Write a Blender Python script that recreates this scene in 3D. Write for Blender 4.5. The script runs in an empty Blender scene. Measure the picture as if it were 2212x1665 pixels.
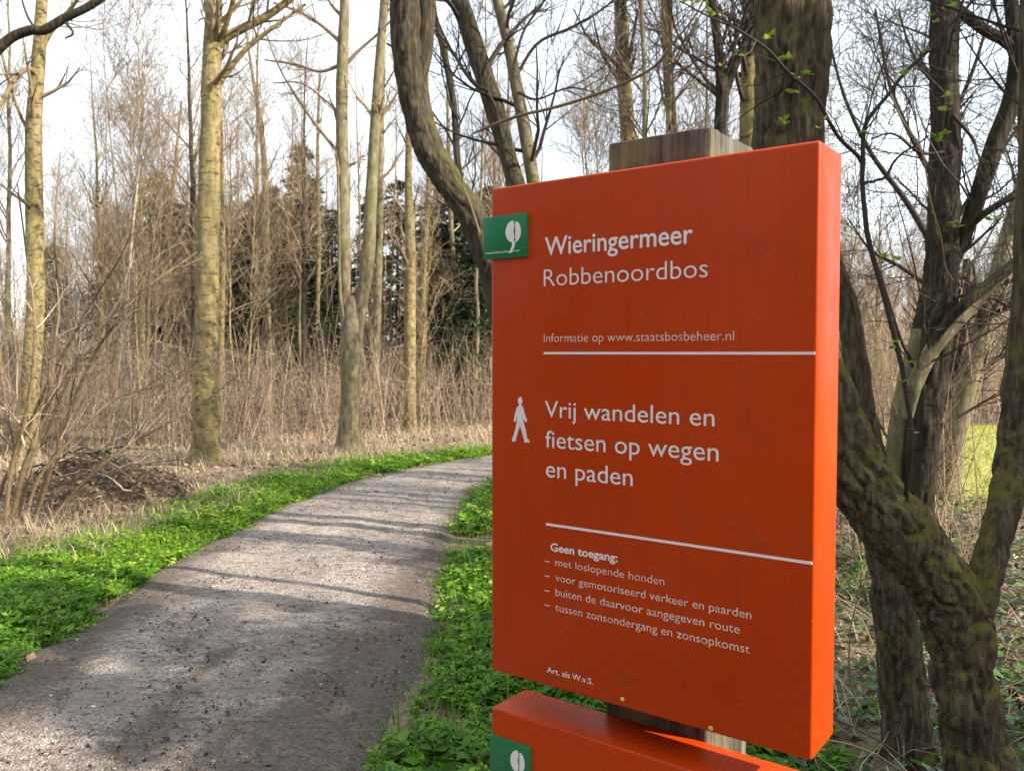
import bpy, bmesh, math
import numpy as np
from mathutils import Vector, Matrix

# ------------------------------------------------------------------ camera, sky, sun, exposure
scene = bpy.context.scene
C = scene.collection
EYE = 1.55                      # eye height in metres
PITCH = math.radians(2.22)      # camera looks slightly down
cam_data = bpy.data.cameras.new("camera")
cam = bpy.data.objects.new("camera", cam_data)
C.objects.link(cam)
cam.location = (0, 0, EYE)
cam.rotation_euler = (math.radians(90) - PITCH, 0, 0)
cam_data.sensor_width = 36.0
cam_data.lens = 36.0 * 3104.4 / 3780.0
cam_data.clip_start = 0.05
cam_data.clip_end = 2000
cam_data.dof.use_dof = True
cam_data.dof.focus_distance = 1.7
cam_data.dof.aperture_fstop = 12.0
scene.camera = cam

SUN_EL = math.radians(34)
SUN_H = Vector((0.919, -0.395)).normalized()
SUN = Vector((SUN_H.x * math.cos(SUN_EL), SUN_H.y * math.cos(SUN_EL), math.sin(SUN_EL)))
world = bpy.data.worlds.new("World")
scene.world = world
world.use_nodes = True
wt = world.node_tree
for n in list(wt.nodes):
    wt.nodes.remove(n)
w_out = wt.nodes.new("ShaderNodeOutputWorld")
w_bg = wt.nodes.new("ShaderNodeBackground")
w_sky = wt.nodes.new("ShaderNodeTexSky")
w_sky.sky_type = 'NISHITA'
w_sky.sun_disc = False
w_sky.sun_elevation = SUN_EL
w_sky.sun_rotation = math.atan2(SUN_H.x, SUN_H.y)
w_sky.air_density = 1.0
w_sky.dust_density = 1.2
w_sky.ozone_density = 1.0
w_bg.inputs['Strength'].default_value = 0.115
# thin high cloud: broken white veil over the blue
w_tc = wt.nodes.new("ShaderNodeTexCoord")
w_n = wt.nodes.new("ShaderNodeTexNoise")
w_n.inputs['Scale'].default_value = 2.6
w_n.inputs['Detail'].default_value = 7
w_n.inputs['Roughness'].default_value = 0.6
w_r = wt.nodes.new("ShaderNodeMapRange")
w_r.inputs['From Min'].default_value = 0.38
w_r.inputs['From Max'].default_value = 0.62
w_r.inputs['To Min'].default_value = 0.55
w_r.inputs['To Max'].default_value = 0.95
w_m = wt.nodes.new("ShaderNodeMix")
w_m.data_type = 'RGBA'
w_m.inputs['B'].default_value = (7.2, 7.9, 8.4, 1)
wt.links.new(w_tc.outputs['Generated'], w_n.inputs['Vector'])
wt.links.new(w_n.outputs['Fac'], w_r.inputs['Value'])
wt.links.new(w_r.outputs['Result'], w_m.inputs['Factor'])
wt.links.new(w_sky.outputs['Color'], w_m.inputs['A'])
wt.links.new(w_m.outputs['Result'], w_bg.inputs['Color'])
wt.links.new(w_bg.outputs['Background'], w_out.inputs['Surface'])

sun_data = bpy.data.lights.new("sun", 'SUN')
sun_data.energy = 5.0
sun_data.angle = math.radians(0.55)
sun_data.color = (1.0, 0.90, 0.74)
sun = bpy.data.objects.new("sun", sun_data)
C.objects.link(sun)
sun.rotation_euler = SUN.to_track_quat('Z', 'Y').to_euler()
sun.location = (30, -12, 25)

vs = scene.view_settings
vs.view_transform = 'Standard'
vs.look = 'None'
vs.exposure = 1.02
vs.gamma = 1.0
vs.use_curve_mapping = False
scene.cycles.use_denoising = True
scene.cycles.max_bounces = 6
scene.cycles.transparent_max_bounces = 8
scene.render.film_transparent = False

# ------------------------------------------------------------------ measuring helpers
FV, CXV, CYV = 3104.4 / 1.7096, 1105.5, 832.5          # photograph read at 2211 px width
CP, SP = math.cos(PITCH), math.sin(PITCH)


def ray(x, y):
    a, b = (x - CXV) / FV, (CYV - y) / FV
    return np.array([a, CP + b * SP, b * CP - SP])       # scaled so that y-component is near 1


def at(x, y, depth):
    """point on the line of sight through (x, y) at the given distance north of the camera"""
    r = ray(x, y)
    return np.array([0, 0, EYE]) + r * (depth / r[1])


def gnd(x, y):
    r = ray(x, y)
    return np.array([0, 0, EYE]) + r * (-EYE / r[2])


def stem_pts(ctrl):
    """[(x, y, width, depth)] -> world points and radii"""
    P = np.array([at(c[0], c[1], c[3]) for c in ctrl])
    R = np.array([0.5 * c[2] / FV * c[3] for c in ctrl])
    return P, R


def spline(P, n):
    P = np.asarray(P, float)
    k = len(P)
    if k == 2:
        t = np.linspace(0, 1, n)[:, None]
        return P[0] * (1 - t) + P[1] * t
    Q = np.vstack([2 * P[0] - P[1], P, 2 * P[-1] - P[-2]])
    t = np.linspace(0, k - 1 - 1e-9, n)
    i = t.astype(int)
    f = (t - i)[:, None]
    a, b, c, d = Q[i], Q[i + 1], Q[i + 2], Q[i + 3]
    return 0.5 * (2 * b + (c - a) * f + (2 * a - 5 * b + 4 * c - d) * f ** 2 + (3 * b - a - 3 * c + d) * f ** 3)


def hash2(i, j, s):
    v = np.sin(i * 127.1 + j * 311.7 + s * 74.7) * 43758.5453
    return v - np.floor(v)


def vnoise(x, y, s=0):
    i, j = np.floor(x), np.floor(y)
    fx, fy = x - i, y - j
    fx, fy = fx * fx * (3 - 2 * fx), fy * fy * (3 - 2 * fy)
    return ((hash2(i, j, s) * (1 - fx) + hash2(i + 1, j, s) * fx) * (1 - fy)
            + (hash2(i, j + 1, s) * (1 - fx) + hash2(i + 1, j + 1, s) * fx) * fy)


def fbm(x, y, s=0, o=4):
    v, a = 0, 0.5
    for k in range(o):
        v = v + a * vnoise(x * 2 ** k, y * 2 ** k, s + k)
        a *= 0.5
    return v


# ------------------------------------------------------------------ mesh helpers
class Geo:
    """collects vertices and faces; one Geo becomes one mesh"""

    def __init__(self):
        self.v, self.q, self.t, self.a, self.n = [], [], [], [], 0

    def add(self, verts, quads=None, tris=None, tint=0.5):
        verts = np.asarray(verts, float).reshape(-1, 3)
        if quads is not None and len(quads):
            self.q.append(np.asarray(quads, int).reshape(-1, 4) + self.n)
        if tris is not None and len(tris):
            self.t.append(np.asarray(tris, int).reshape(-1, 3) + self.n)
        self.v.append(verts)
        self.a.append(np.broadcast_to(np.asarray(tint, float), (len(verts),)))
        self.n += len(verts)
        return self

    def mesh(self, name, mat, smooth=True):
        v = np.vstack(self.v)
        q = np.vstack(self.q) if self.q else np.zeros((0, 4), int)
        t = np.vstack(self.t) if self.t else np.zeros((0, 3), int)
        m = bpy.data.meshes.new(name)
        m.vertices.add(len(v))
        m.vertices.foreach_set("co", v.astype(np.float32).ravel())
        idx = np.concatenate([q.ravel(), t.ravel()])
        tot = np.concatenate([np.full(len(q), 4), np.full(len(t), 3)])
        m.loops.add(len(idx))
        m.loops.foreach_set("vertex_index", idx.astype(np.int32))
        m.polygons.add(len(tot))
        m.polygons.foreach_set("loop_start", (np.cumsum(tot) - tot).astype(np.int32))
        m.polygons.foreach_set("loop_total", tot.astype(np.int32))
        m.polygons.foreach_set("use_smooth", np.full(len(tot), smooth))
        at_ = m.attributes.new("tint", 'FLOAT', 'POINT')
        at_.data.foreach_set("value", np.concatenate(self.a).astype(np.float32))
        m.update(calc_edges=True)
        m.validate()
        if mat:
            m.materials.append(mat)
        return m

    def obj(self, name, mat, parent=None, smooth=True):
        o = bpy.data.objects.new(name, self.mesh(name, mat, smooth))
        C.objects.link(o)
        if parent:
            o.parent = parent
        return o


def norm(a):
    return a / np.maximum(np.linalg.norm(a, axis=-1, keepdims=True), 1e-9)


def tubes(P, R, S, prof=None):
    """K poly-lines of M points -> vertices and quads of K tapered tubes with S sides"""
    P = np.asarray(P, float)
    R = np.asarray(R, float)
    if P.ndim == 2:
        P, R = P[None], R[None]
    K, M, _ = P.shape
    T = norm(np.gradient(P, axis=1))
    N = np.zeros_like(P)
    ref = np.where(np.abs(T[:, 0, 2:3]) > 0.8, np.array([[1.0, 0, 0]]), np.array([[0, 0, 1.0]]))
    n = norm(np.cross(T[:, 0], ref))
    for i in range(M):
        n = norm(n - T[:, i] * np.sum(n * T[:, i], axis=-1, keepdims=True))
        N[:, i] = n
    B = np.cross(T, N)
    a = np.linspace(0, 2 * math.pi, S, endpoint=False)
    rr = R[:, :, None] * np.ones(S)
    if prof is not None:
        rr = rr * prof
    V = P[:, :, None] + rr[..., None] * (N[:, :, None] * np.cos(a)[:, None] + B[:, :, None] * np.sin(a)[:, None])
    k, m, s = np.meshgrid(np.arange(K), np.arange(M - 1), np.arange(S), indexing='ij')
    b = (k * M + m) * S
    s2 = (s + 1) % S
    Q = np.stack([b + s, b + s2, b + S + s2, b + S + s], -1).reshape(-1, 4)
    return V.reshape(-1, 3), Q


def add_tubes(g, P, R, S, tint=None, rng=None, prof=None):
    P = np.asarray(P, float)
    if P.ndim == 2:
        P, R = P[None], np.asarray(R)[None]
    V, Q = tubes(P, R, S, prof)
    if tint is None:
        tint = np.repeat(rng.random(len(P)), P.shape[1] * S) if rng is not None else 0.5
    g.add(V, Q, tint=tint)
    return g


def pnoise(x, y, per, s=0):
    """value noise that repeats in x after per cells, so that it closes round a trunk"""
    i, j = np.floor(x), np.floor(y)
    fx, fy = x - i, y - j
    fx, fy = fx * fx * (3 - 2 * fx), fy * fy * (3 - 2 * fy)
    i0, i1 = np.mod(i, per), np.mod(i + 1, per)
    return ((hash2(i0, j, s) * (1 - fx) + hash2(i1, j, s) * fx) * (1 - fy)
            + (hash2(i0, j + 1, s) * (1 - fx) + hash2(i1, j + 1, s) * fx) * fy)


def bark_prof(M, S, seed, furrow=0.06, lump=0.05, k=11):
    """radial profile of a trunk: cracked ridges along it, slow lumps, a few knots"""
    a = np.linspace(0, 1, S, endpoint=False)[None, :]
    m = np.linspace(0, M / 6.0, M)[:, None]
    l = pnoise(a * 3 + 0 * m, m * .35 + 0 * a, 3, seed) * .6 + pnoise(a * 6 + 0 * m, m * .8 + 0 * a, 6, seed + 1) * .4
    out = 1 + lump * 2 * (l - .48)
    if furrow:
        ln = M / 6.0 * .55
        w = pnoise(a * k + 0 * m, m * 1.2 + 0 * a, k, seed + 2)
        n1 = pnoise(a * k + 1.1 * (w - .5), m * .55 * (1 + 0 * a), k, seed + 3)
        n2 = pnoise(a * 2 * k + 1.5 * (w - .5), m * 1.3 + 0 * a, 2 * k, seed + 4)
        r1 = np.clip((1 - np.abs(2 * n1 - 1) - .62) / .38, 0, 1)
        r2 = np.clip((1 - np.abs(2 * n2 - 1) - .70) / .30, 0, 1)
        out = out + furrow * (.35 - 1.0 * r1 - .45 * r2 + .5 * (n2 - .5))
    return out


def kids(P, R, rng, n, t0, t1, ang, length, rr, M, jit=0.1, trop=0.05, shrink=0.6, minr=0.0015):
    """n side branches on each of K parents"""
    K, MP, _ = P.shape
    t = rng.uniform(t0, t1, (K, n))
    f = t * (MP - 1)
    i = np.minimum(f.astype(int), MP - 2)
    fr = (f - i)[..., None]
    kk = np.arange(K)[:, None]
    p = P[kk, i] * (1 - fr) + P[kk, i + 1] * fr
    tan = norm(P[kk, i + 1] - P[kk, i])
    r0 = (R[kk, i] * (1 - fr[..., 0]) + R[kk, i + 1] * fr[..., 0])
    perp = norm(np.cross(tan, rng.normal(size=tan.shape)))
    a = np.radians(rng.uniform(ang[0], ang[1], (K, n)))[..., None]
    d = norm(tan * np.cos(a) + perp * np.sin(a)).reshape(-1, 3)
    p = p.reshape(-1, 3)
    L = (rng.uniform(length[0], length[1], (K, n)) * (1 - shrink * t)).reshape(-1)
    N = len(p)
    out = np.zeros((N, M, 3))
    out[:, 0] = p
    for m in range(1, M):
        d = norm(d + rng.normal(size=d.shape) * jit + np.array([0, 0, trop]))
        out[:, m] = out[:, m - 1] + d * (L / (M - 1))[:, None]
    rs = np.maximum(r0.reshape(-1) * rr, minr)
    RR = np.maximum(rs[:, None] * np.linspace(1, 0.25, M)[None, :], minr * 0.6)
    return out, RR


def tag(o, label=None, cat=None, group=None, kind=None):
    if label:
        o["label"] = label
    if cat:
        o["category"] = cat
    if group:
        o["group"] = group
    if kind:
        o["kind"] = kind
    return o


def thing(name, loc, label, cat, group=None, rz=0.0):
    o = bpy.data.objects.new(name, None)
    C.objects.link(o)
    o.empty_display_size = 0.2
    o.location = loc
    o.rotation_euler = (0, 0, rz)
    return tag(o, label, cat, group)


def copy_tree(o, parent=None):
    c = o.copy()
    C.objects.link(c)
    c.parent = parent
    for ch in list(o.children):
        copy_tree(ch, c)
    return c


# ------------------------------------------------------------------ materials
MATS = {}


def new_mat(name):
    m = bpy.data.materials.new(name)
    m.use_nodes = True
    nt = m.node_tree
    b = nt.nodes['Principled BSDF']
    MATS[name] = m
    return m, nt, b


def nd(nt, kind, **kw):
    n = nt.nodes.new(kind)
    for k, v in kw.items():
        if k in n.inputs:
            n.inputs[k].default_value = v
        else:
            setattr(n, k, v)
    return n


def ramp(nt, fac, stops, interp='LINEAR'):
    r = nt.nodes.new("ShaderNodeValToRGB")
    r.color_ramp.interpolation = interp
    els = r.color_ramp.elements
    while len(els) < len(stops):
        els.new(0.5)
    for e, (p, c) in zip(els, stops):
        e.position = p
        e.color = (*c, 1) if len(c) == 3 else c
    nt.links.new(fac, r.inputs['Fac'])
    return r.outputs['Color']


def mixc(nt, fac, a, b, mode='MIX'):
    m = nt.nodes.new("ShaderNodeMix")
    m.data_type = 'RGBA'
    m.blend_type = mode
    for s, k in ((fac, 'Factor'), (a, 'A'), (b, 'B')):
        sock = [i for i in m.inputs if i.name == k and (k == 'Factor' and i.type == 'VALUE' or k != 'Factor' and i.type == 'RGBA')][0]
        if isinstance(s, (int, float)):
            sock.default_value = s
        elif isinstance(s, tuple):
            sock.default_value = (*s, 1)
        else:
            nt.links.new(s, sock)
    return [o for o in m.outputs if o.type == 'RGBA'][0]


def coords(nt, scale=(1, 1, 1), kind='Object'):
    tc = nt.nodes.new("ShaderNodeTexCoord")
    mp = nt.nodes.new("ShaderNodeMapping")
    mp.inputs['Scale'].default_value = scale
    nt.links.new(tc.outputs[kind], mp.inputs['Vector'])
    return mp.outputs['Vector']


def noise(nt, vec, scale, detail=4, rough=0.55, out='Fac'):
    n = nt.nodes.new("ShaderNodeTexNoise")
    n.inputs['Scale'].default_value = scale
    n.inputs['Detail'].default_value = detail
    n.inputs['Roughness'].default_value = rough
    if vec is not None:
        nt.links.new(vec, n.inputs['Vector'])
    return n.outputs[out]


def bump(nt, b, height, strength=0.5, dist=0.01):
    n = nt.nodes.new("ShaderNodeBump")
    n.inputs['Strength'].default_value = strength
    n.inputs['Distance'].default_value = dist
    nt.links.new(height, n.inputs['Height'])
    nt.links.new(n.outputs['Normal'], b.inputs['Normal'])


def tint_attr(nt):
    a = nt.nodes.new("ShaderNodeAttribute")
    a.attribute_name = "tint"
    return a.outputs['Fac']


def bark(name, cols, vscale=(9, 9, 1.6), bs=0.8, bd=0.02, spots=None, moss=None, bands=False):
    m, nt, b = new_mat(name)
    v = coords(nt, vscale)
    n1 = noise(nt, v, 3.0, 8, 0.65)
    col = ramp(nt, n1, [(0.28, cols[0]), (0.5, cols[1]), (0.72, cols[2])])
    v2 = coords(nt, (1, 1, 1))
    n2 = noise(nt, v2, 5.0, 5, 0.6)
    if spots:
        col = mixc(nt, ramp(nt, n2, [(0.5, (0, 0, 0)), (0.66, (1, 1, 1))]), col, spots)
    if moss:
        n3 = noise(nt, v2, 7.0, 6, 0.7)
        ge = nt.nodes.new("ShaderNodeNewGeometry")
        sx = nt.nodes.new("ShaderNodeSeparateXYZ")
        nt.links.new(ge.outputs['Normal'], sx.inputs[0])
        ad = nd(nt, "ShaderNodeMath", operation='MULTIPLY_ADD')
        nt.links.new(sx.outputs['Z'], ad.inputs[0])
        ad.inputs[1].default_value = 0.42
        nt.links.new(n3, ad.inputs[2])
        col = mixc(nt, ramp(nt, ad.outputs[0], [(0.53, (0, 0, 0)), (0.76, (1, 1, 1))]), col, moss)
    if bands:
        w = nd(nt, "ShaderNodeTexNoise")
        w.inputs['Scale'].default_value = 1.0
        w.inputs['Detail'].default_value = 3
        nt.links.new(coords(nt, (8, 8, 24)), w.inputs['Vector'])
        col = mixc(nt, ramp(nt, w.outputs['Fac'], [(0.58, (0, 0, 0)), (0.64, (.85, .85, .85))]), col, cols[0])
        w2 = noise(nt, coords(nt, (1, 1, .35)), 2.2, 4, 0.6)
        col = mixc(nt, ramp(nt, w2, [(0.46, (0, 0, 0)), (0.64, (.7, .7, .7))]), col, (.13, .105, .058))
    nt.links.new(col, b.inputs['Base Color'])
    b.inputs['Roughness'].default_value = 0.9
    b.inputs['Specular IOR Level'].default_value = 0.2
    bump(nt, b, n1, bs, bd)
    return m


def tinted(name, stops, rough=0.85, trans=0.0, spec=0.2, grain=None):
    m, nt, b = new_mat(name)
    t = tint_attr(nt)
    col = ramp(nt, t, stops)
    if grain:
        n1 = noise(nt, coords(nt), grain, 4, 0.6)
        col = mixc(nt, 0.6, col, ramp(nt, n1, [(0.3, (.35, .35, .35)), (0.7, (1.25, 1.25, 1.25))]), 'MULTIPLY')
    nt.links.new(col, b.inputs['Base Color'])
    b.inputs['Roughness'].default_value = rough
    b.inputs['Specular IOR Level'].default_value = spec
    if trans:
        tr = nt.nodes.new("ShaderNodeBsdfTranslucent")
        nt.links.new(col, tr.inputs['Color'])
        mx = nt.nodes.new("ShaderNodeMixShader")
        mx.inputs['Fac'].default_value = trans
        nt.links.new(b.outputs[0], mx.inputs[1])
        nt.links.new(tr.outputs[0], mx.inputs[2])
        nt.links.new(mx.outputs[0], nt.nodes['Material Output'].inputs['Surface'])
    return m


M_POPLAR = bark("bark_poplar", [(.05, .04, .022), (.235, .185, .085), (.36, .295, .155)], (5, 5, 3), 0.9, 0.02,
                spots=(.27, .235, .075), bands=True)
M_GREY = bark("bark_grey", [(.05, .042, .03), (.19, .155, .095), (.32, .27, .17)], (6, 6, 2.2), 0.8, 0.015, spots=(.15, .15, .06))
M_DARK = bark("bark_furrowed", [(.012, .010, .008), (.05, .041, .032), (.125, .10, .07)], (16, 16, 2.0), 1.0, 0.04,
              moss=(.060, .062, .016))
M_FURROW = bark("bark_deep_furrow", [(.018, .014, .010), (.098, .076, .050), (.25, .195, .125)], (18, 18, 3.0), 1.0, 0.03,
                moss=(.150, .138, .030))
M_MOSSY = bark("bark_mossy", [(.022, .018, .013), (.075, .061, .040), (.15, .125, .08)], (14, 14, 3.2), 1.0, 0.03,
               moss=(.095, .095, .024))
M_BIRCH = bark("bark_birch", [(.10, .08, .06), (.36, .31, .24), (.56, .51, .43)], (4, 4, 9), 0.4, 0.005)
M_TWIG = tinted("twig", [(0.0, (.07, .047, .032)), (0.5, (.22, .155, .10)), (1.0, (.42, .32, .20))])
M_TWIG_DARK = tinted("twig_dark", [(0.0, (.022, .018, .016)), (0.6, (.06, .048, .04)), (1.0, (.12, .09, .07))])
M_THICKET = tinted("thicket", [(0.0, (.065, .043, .032)), (0.45, (.26, .185, .135)), (0.8, (.47, .36, .25)), (1.0, (.66, .54, .37))])
M_SHRUB = tinted("shrub_stem", [(0.0, (.10, .068, .042)), (0.5, (.24, .17, .10)), (1.0, (.38, .29, .17))], grain=25)
M_STRAW = tinted("straw", [(0.0, (.24, .16, .10)), (0.5, (.52, .41, .27)), (1.0, (.70, .60, .43))], trans=0.25)
M_LITTER = tinted("leaf_litter", [(0.0, (.07, .042, .03)), (0.5, (.24, .15, .10)), (1.0, (.45, .33, .24))])
M_GREEN = tinted("fresh_leaf", [(0.0, (.025, .075, .006)), (0.45, (.075, .20, .010)), (0.8, (.15, .32, .014)), (1.0, (.28, .40, .03))],
                 rough=0.5, trans=0.35, spec=0.35)
M_BUD = tinted("bud_leaf", [(0.0, (.16, .26, .025)), (1.0, (.36, .46, .06))], rough=0.5, trans=0.45)
M_IVY = tinted("ivy_leaf", [(0.0, (.012, .03, .012)), (0.6, (.035, .09, .022)), (1.0, (.12, .22, .04))], rough=0.28, trans=0.1, spec=0.5)
M_NEEDLE = tinted("needle", [(0.0, (.010, .020, .010)), (0.6, (.028, .045, .020)), (1.0, (.07, .085, .035))], rough=0.6)
M_MEADOW = tinted("meadow_grass", [(0.0, (.14, .17, .02)), (0.6, (.32, .34, .05)), (1.0, (.50, .46, .12))], trans=0.35)
M_PEBBLE = tinted("pebble", [(0.0, (.035, .028, .024)), (0.35, (.14, .115, .10)), (0.7, (.36, .33, .30)), (1.0, (.62, .59, .56))], grain=60)

# ground
m, nt, b = new_mat("forest_floor")
v = coords(nt)
n1 = noise(nt, v, 1.1, 6, 0.6)
n2 = noise(nt, v, 26, 5, 0.7)
c = mixc(nt, ramp(nt, n1, [(.4, (0, 0, 0)), (.62, (1, 1, 1))]), ramp(nt, n2, [(.3, (.05, .034, .024)), (.5, (.17, .115, .078)), (.72, (.33, .24, .17))]),
         ramp(nt, n2, [(.3, (.06, .05, .03)), (.55, (.24, .18, .11)), (.75, (.42, .34, .22))]))
nt.links.new(c, b.inputs['Base Color'])
b.inputs['Roughness'].default_value = 0.95
bump(nt, b, n2, 1.0, 0.03)
M_FLOOR = m

m, nt, b = new_mat("gravel_path")
v = coords(nt)
vo = nd(nt, "ShaderNodeTexVoronoi")
vo.inputs['Scale'].default_value = 95
nt.links.new(v, vo.inputs['Vector'])
sep = nt.nodes.new("ShaderNodeSeparateColor")
nt.links.new(vo.outputs['Color'], sep.inputs[0])
n1 = noise(nt, v, 2.3, 7, 0.65)
n2 = noise(nt, v, 14, 6, 0.72)
n3 = noise(nt, coords(nt, (2.2, 5, 1)), 5, 5, 0.6)
grit = ramp(nt, sep.outputs[0], [(0, (.18, .135, .112)), (.5, (.44, .36, .305)), (.85, (.60, .52, .455)), (1, (.80, .74, .68))])
dirt = ramp(nt, n2, [(.3, (.12, .09, .075)), (.55, (.33, .275, .245)), (.75, (.46, .40, .365))])
c = mixc(nt, ramp(nt, n1, [(.36, (.15, .15, .15)), (.62, (.85, .85, .85))]), grit, dirt)
c = mixc(nt, ramp(nt, n3, [(.54, (0, 0, 0)), (.66, (.8, .8, .8))]), c, (.075, .055, .045))
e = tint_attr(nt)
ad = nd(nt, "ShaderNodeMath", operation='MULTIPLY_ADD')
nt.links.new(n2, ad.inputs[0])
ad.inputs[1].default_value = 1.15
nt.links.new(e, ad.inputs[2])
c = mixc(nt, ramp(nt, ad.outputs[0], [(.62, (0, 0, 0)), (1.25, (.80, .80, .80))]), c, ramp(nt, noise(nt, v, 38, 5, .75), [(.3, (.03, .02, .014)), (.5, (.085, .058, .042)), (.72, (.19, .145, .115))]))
nt.links.new(c, b.inputs['Base Color'])
b.inputs['Roughness'].default_value = 0.9
mx = nd(nt, "ShaderNodeMath", operation='ADD')
nt.links.new(n2, mx.inputs[0])
nt.links.new(vo.outputs['Distance'], mx.inputs[1])
bump(nt, b, mx.outputs[0], 0.9, 0.018)
M_PATH = m

m, nt, b = new_mat("meadow_ground")
n1 = noise(nt, coords(nt), 6, 6, 0.65)
nt.links.new(ramp(nt, n1, [(.3, (.16, .17, .03)), (.6, (.34, .33, .07)), (.8, (.46, .42, .14))]), b.inputs['Base Color'])
b.inputs['Roughness'].default_value = 0.95
M_MEADOW_GROUND = m

# sign paints
m, nt, b = new_mat("orange_enamel")
n1 = noise(nt, coords(nt), 4, 6, 0.6)
n2 = noise(nt, coords(nt), 90, 3, 0.5)
n3 = noise(nt, coords(nt, (34, 34, 1.3)), 1.6, 6, 0.65)
n4 = noise(nt, coords(nt), 13, 7, 0.72)
c = mixc(nt, ramp(nt, n1, [(.35, (0, 0, 0)), (.7, (1, 1, 1))]), (.51, .047, .0008), (.46, .039, .0006))
c = mixc(nt, ramp(nt, n3, [(.52, (0, 0, 0)), (.72, (.34, .34, .34))]), c, (.28, .04, .012))
c = mixc(nt, ramp(nt, n4, [(.56, (0, 0, 0)), (.72, (.45, .45, .45))]), c, (.22, .045, .015))
c = mixc(nt, ramp(nt, n2, [(.70, (0, 0, 0)), (.76, (.5, .5, .5))]), c, (.58, .12, .006))
n5 = noise(nt, coords(nt, (5, 5, 70)), 3.0, 3, 0.5)
c = mixc(nt, ramp(nt, n5, [(.70, (0, 0, 0)), (.76, (.35, .35, .35))]), c, (.62, .16, .06))
b.inputs['Specular IOR Level'].default_value = 0.22
nt.links.new(c, b.inputs['Base Color'])
nt.links.new(ramp(nt, n4, [(.3, (.26, .26, .26)), (.7, (.55, .55, .55))]), b.inputs['Roughness'])
M_ORANGE = m


def flat_mat(name, col, rough=0.5, var=0.1, sc=12):
    m, nt, b = new_mat(name)
    n1 = noise(nt, coords(nt), sc, 4, 0.6)
    lo = tuple(x * (1 - var) for x in col)
    hi = tuple(min(1, x * (1 + var)) for x in col)
    nt.links.new(ramp(nt, n1, [(.35, lo), (.65, hi)]), b.inputs['Base Color'])
    b.inputs['Roughness'].default_value = rough
    return m


M_LETTER = flat_mat("white_print", (.84, .78, .78), 0.5, 0.04)
M_LETTER_FAINT = flat_mat("worn_print", (.80, .56, .48), 0.5, 0.22, 70)
M_BADGE = flat_mat("green_enamel", (.004, .17, .058), 0.4, 0.1)
M_SCREW = flat_mat("brass_screw", (.65, .42, .12), 0.4)
M_BULLET = flat_mat("orange_dash", (.70, .20, .02), 0.5)

m, nt, b = new_mat("weathered_wood")
v = coords(nt, (38, 38, 2.2))
n1 = noise(nt, v, 2.2, 7, 0.65)
n2 = noise(nt, coords(nt), 9, 5, 0.6)
c = ramp(nt, n1, [(.3, (.014, .012, .010)), (.5, (.075, .063, .05)), (.7, (.19, .165, .13))])
c = mixc(nt, ramp(nt, n2, [(.45, (0, 0, 0)), (.68, (.7, .7, .7))]), c, (.20, .185, .05))
nt.links.new(c, b.inputs['Base Color'])
b.inputs['Roughness'].default_value = 0.9
bump(nt, b, n1, 0.7, 0.008)
M_WOOD = m

# ------------------------------------------------------------------ lie of the land
PL = np.array([(-3.6, -8), (-3.1, -3), (-2.75, 0), (-2.5, 2.5), (-2.39, 3.92), (-2.40, 4.3), (-2.43, 4.87), (-2.46, 5.77), (-2.45, 6.58),
               (-2.36, 7.45), (-2.27, 8.58), (-2.11, 9.45), (-1.85, 10.3), (-1.5, 11.1), (-1.02, 11.9), (-.35, 12.6), (.5, 13.6),
               (1.2, 15.0), (1.7, 18.0), (1.9, 24.5)])
PR = np.array([(-1.7, -8), (-1.2, -3), (-.85, 0), (-.68, 2.2), (-.59, 3.12), (-.49, 3.9), (-.50, 4.41), (-.51, 5.23), (-.515, 6.01),
               (-.54, 6.9), (-.52, 8.09), (-.46, 9.3), (-.2, 10.2), (.4, 11.0), (1.3, 11.9), (2.3, 13.2), (3.1, 15.0), (3.6, 18.0), (3.8, 24.5)])
VL = np.array([(-5.2, -8), (-4.6, 0), (-3.95, 5), (-3.8, 6.58), (-3.6, 7.45), (-3.4, 8.85), (-3.2, 10.1), (-2.75, 11.3),
               (-2.15, 12.1), (-1.6, 12.6), (-.39, 13.7), (.3, 15.2), (.8, 18.0), (1.0, 24.5)])


def xl(y): return np.interp(y, PL[:, 1], PL[:, 0])
def xr(y): return np.interp(y, PR[:, 1], PR[:, 0])
def xv(y): return np.interp(y, VL[:, 1], VL[:, 0])


def hz(x, y):
    """ground height; flat and a touch lower under the path"""
    x, y = np.asarray(x, float), np.asarray(y, float)
    d = np.maximum(xl(y) - x, x - xr(y))
    s = np.clip((d + .1) / 0.8, 0, 1)
    far = np.clip((np.hypot(x, y - 8) - 35) / 20, 0, 1)
    return -0.03 + s * (0.02 + 0.10 * (fbm(x * .55 + 40, y * .55 + 40, 3) - 0.40)) * (1 - far)


gx = np.concatenate([[-600, -200, -90, -50, -32], np.linspace(-22, 20, 211), [30, 50, 90, 200, 600]])
gy = np.concatenate([[-600, -200, -80, -30, -14], np.linspace(-8, 34, 211), [45, 70, 120, 250, 700]])
X, Y = np.meshgrid(gx, gy, indexing='ij')
Z = hz(X, Y)
nX, nY = X.shape
ii, jj = np.meshgrid(np.arange(nX - 1), np.arange(nY - 1), indexing='ij')
quads = np.stack([ii * nY + jj, (ii + 1) * nY + jj, (ii + 1) * nY + jj + 1, ii * nY + jj + 1], -1).reshape(-1, 4)
tag(Geo().add(np.stack([X, Y, Z], -1), quads).obj("ground", M_FLOOR), kind="structure")

# path: a cambered sheet with its own wear and painted shade, laid along the two edges
n_al, n_ac = 480, 40
L = spline(PL, n_al)
Rr = np.stack([np.interp(np.linspace(0, 1, n_al), np.linspace(0, 1, len(PR)), PR[:, k]) for k in (0, 1)], 1)
Lr = np.stack([np.interp(np.linspace(0, 1, n_al), np.linspace(0, 1, len(PL)), PL[:, k]) for k in (0, 1)], 1)
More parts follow.
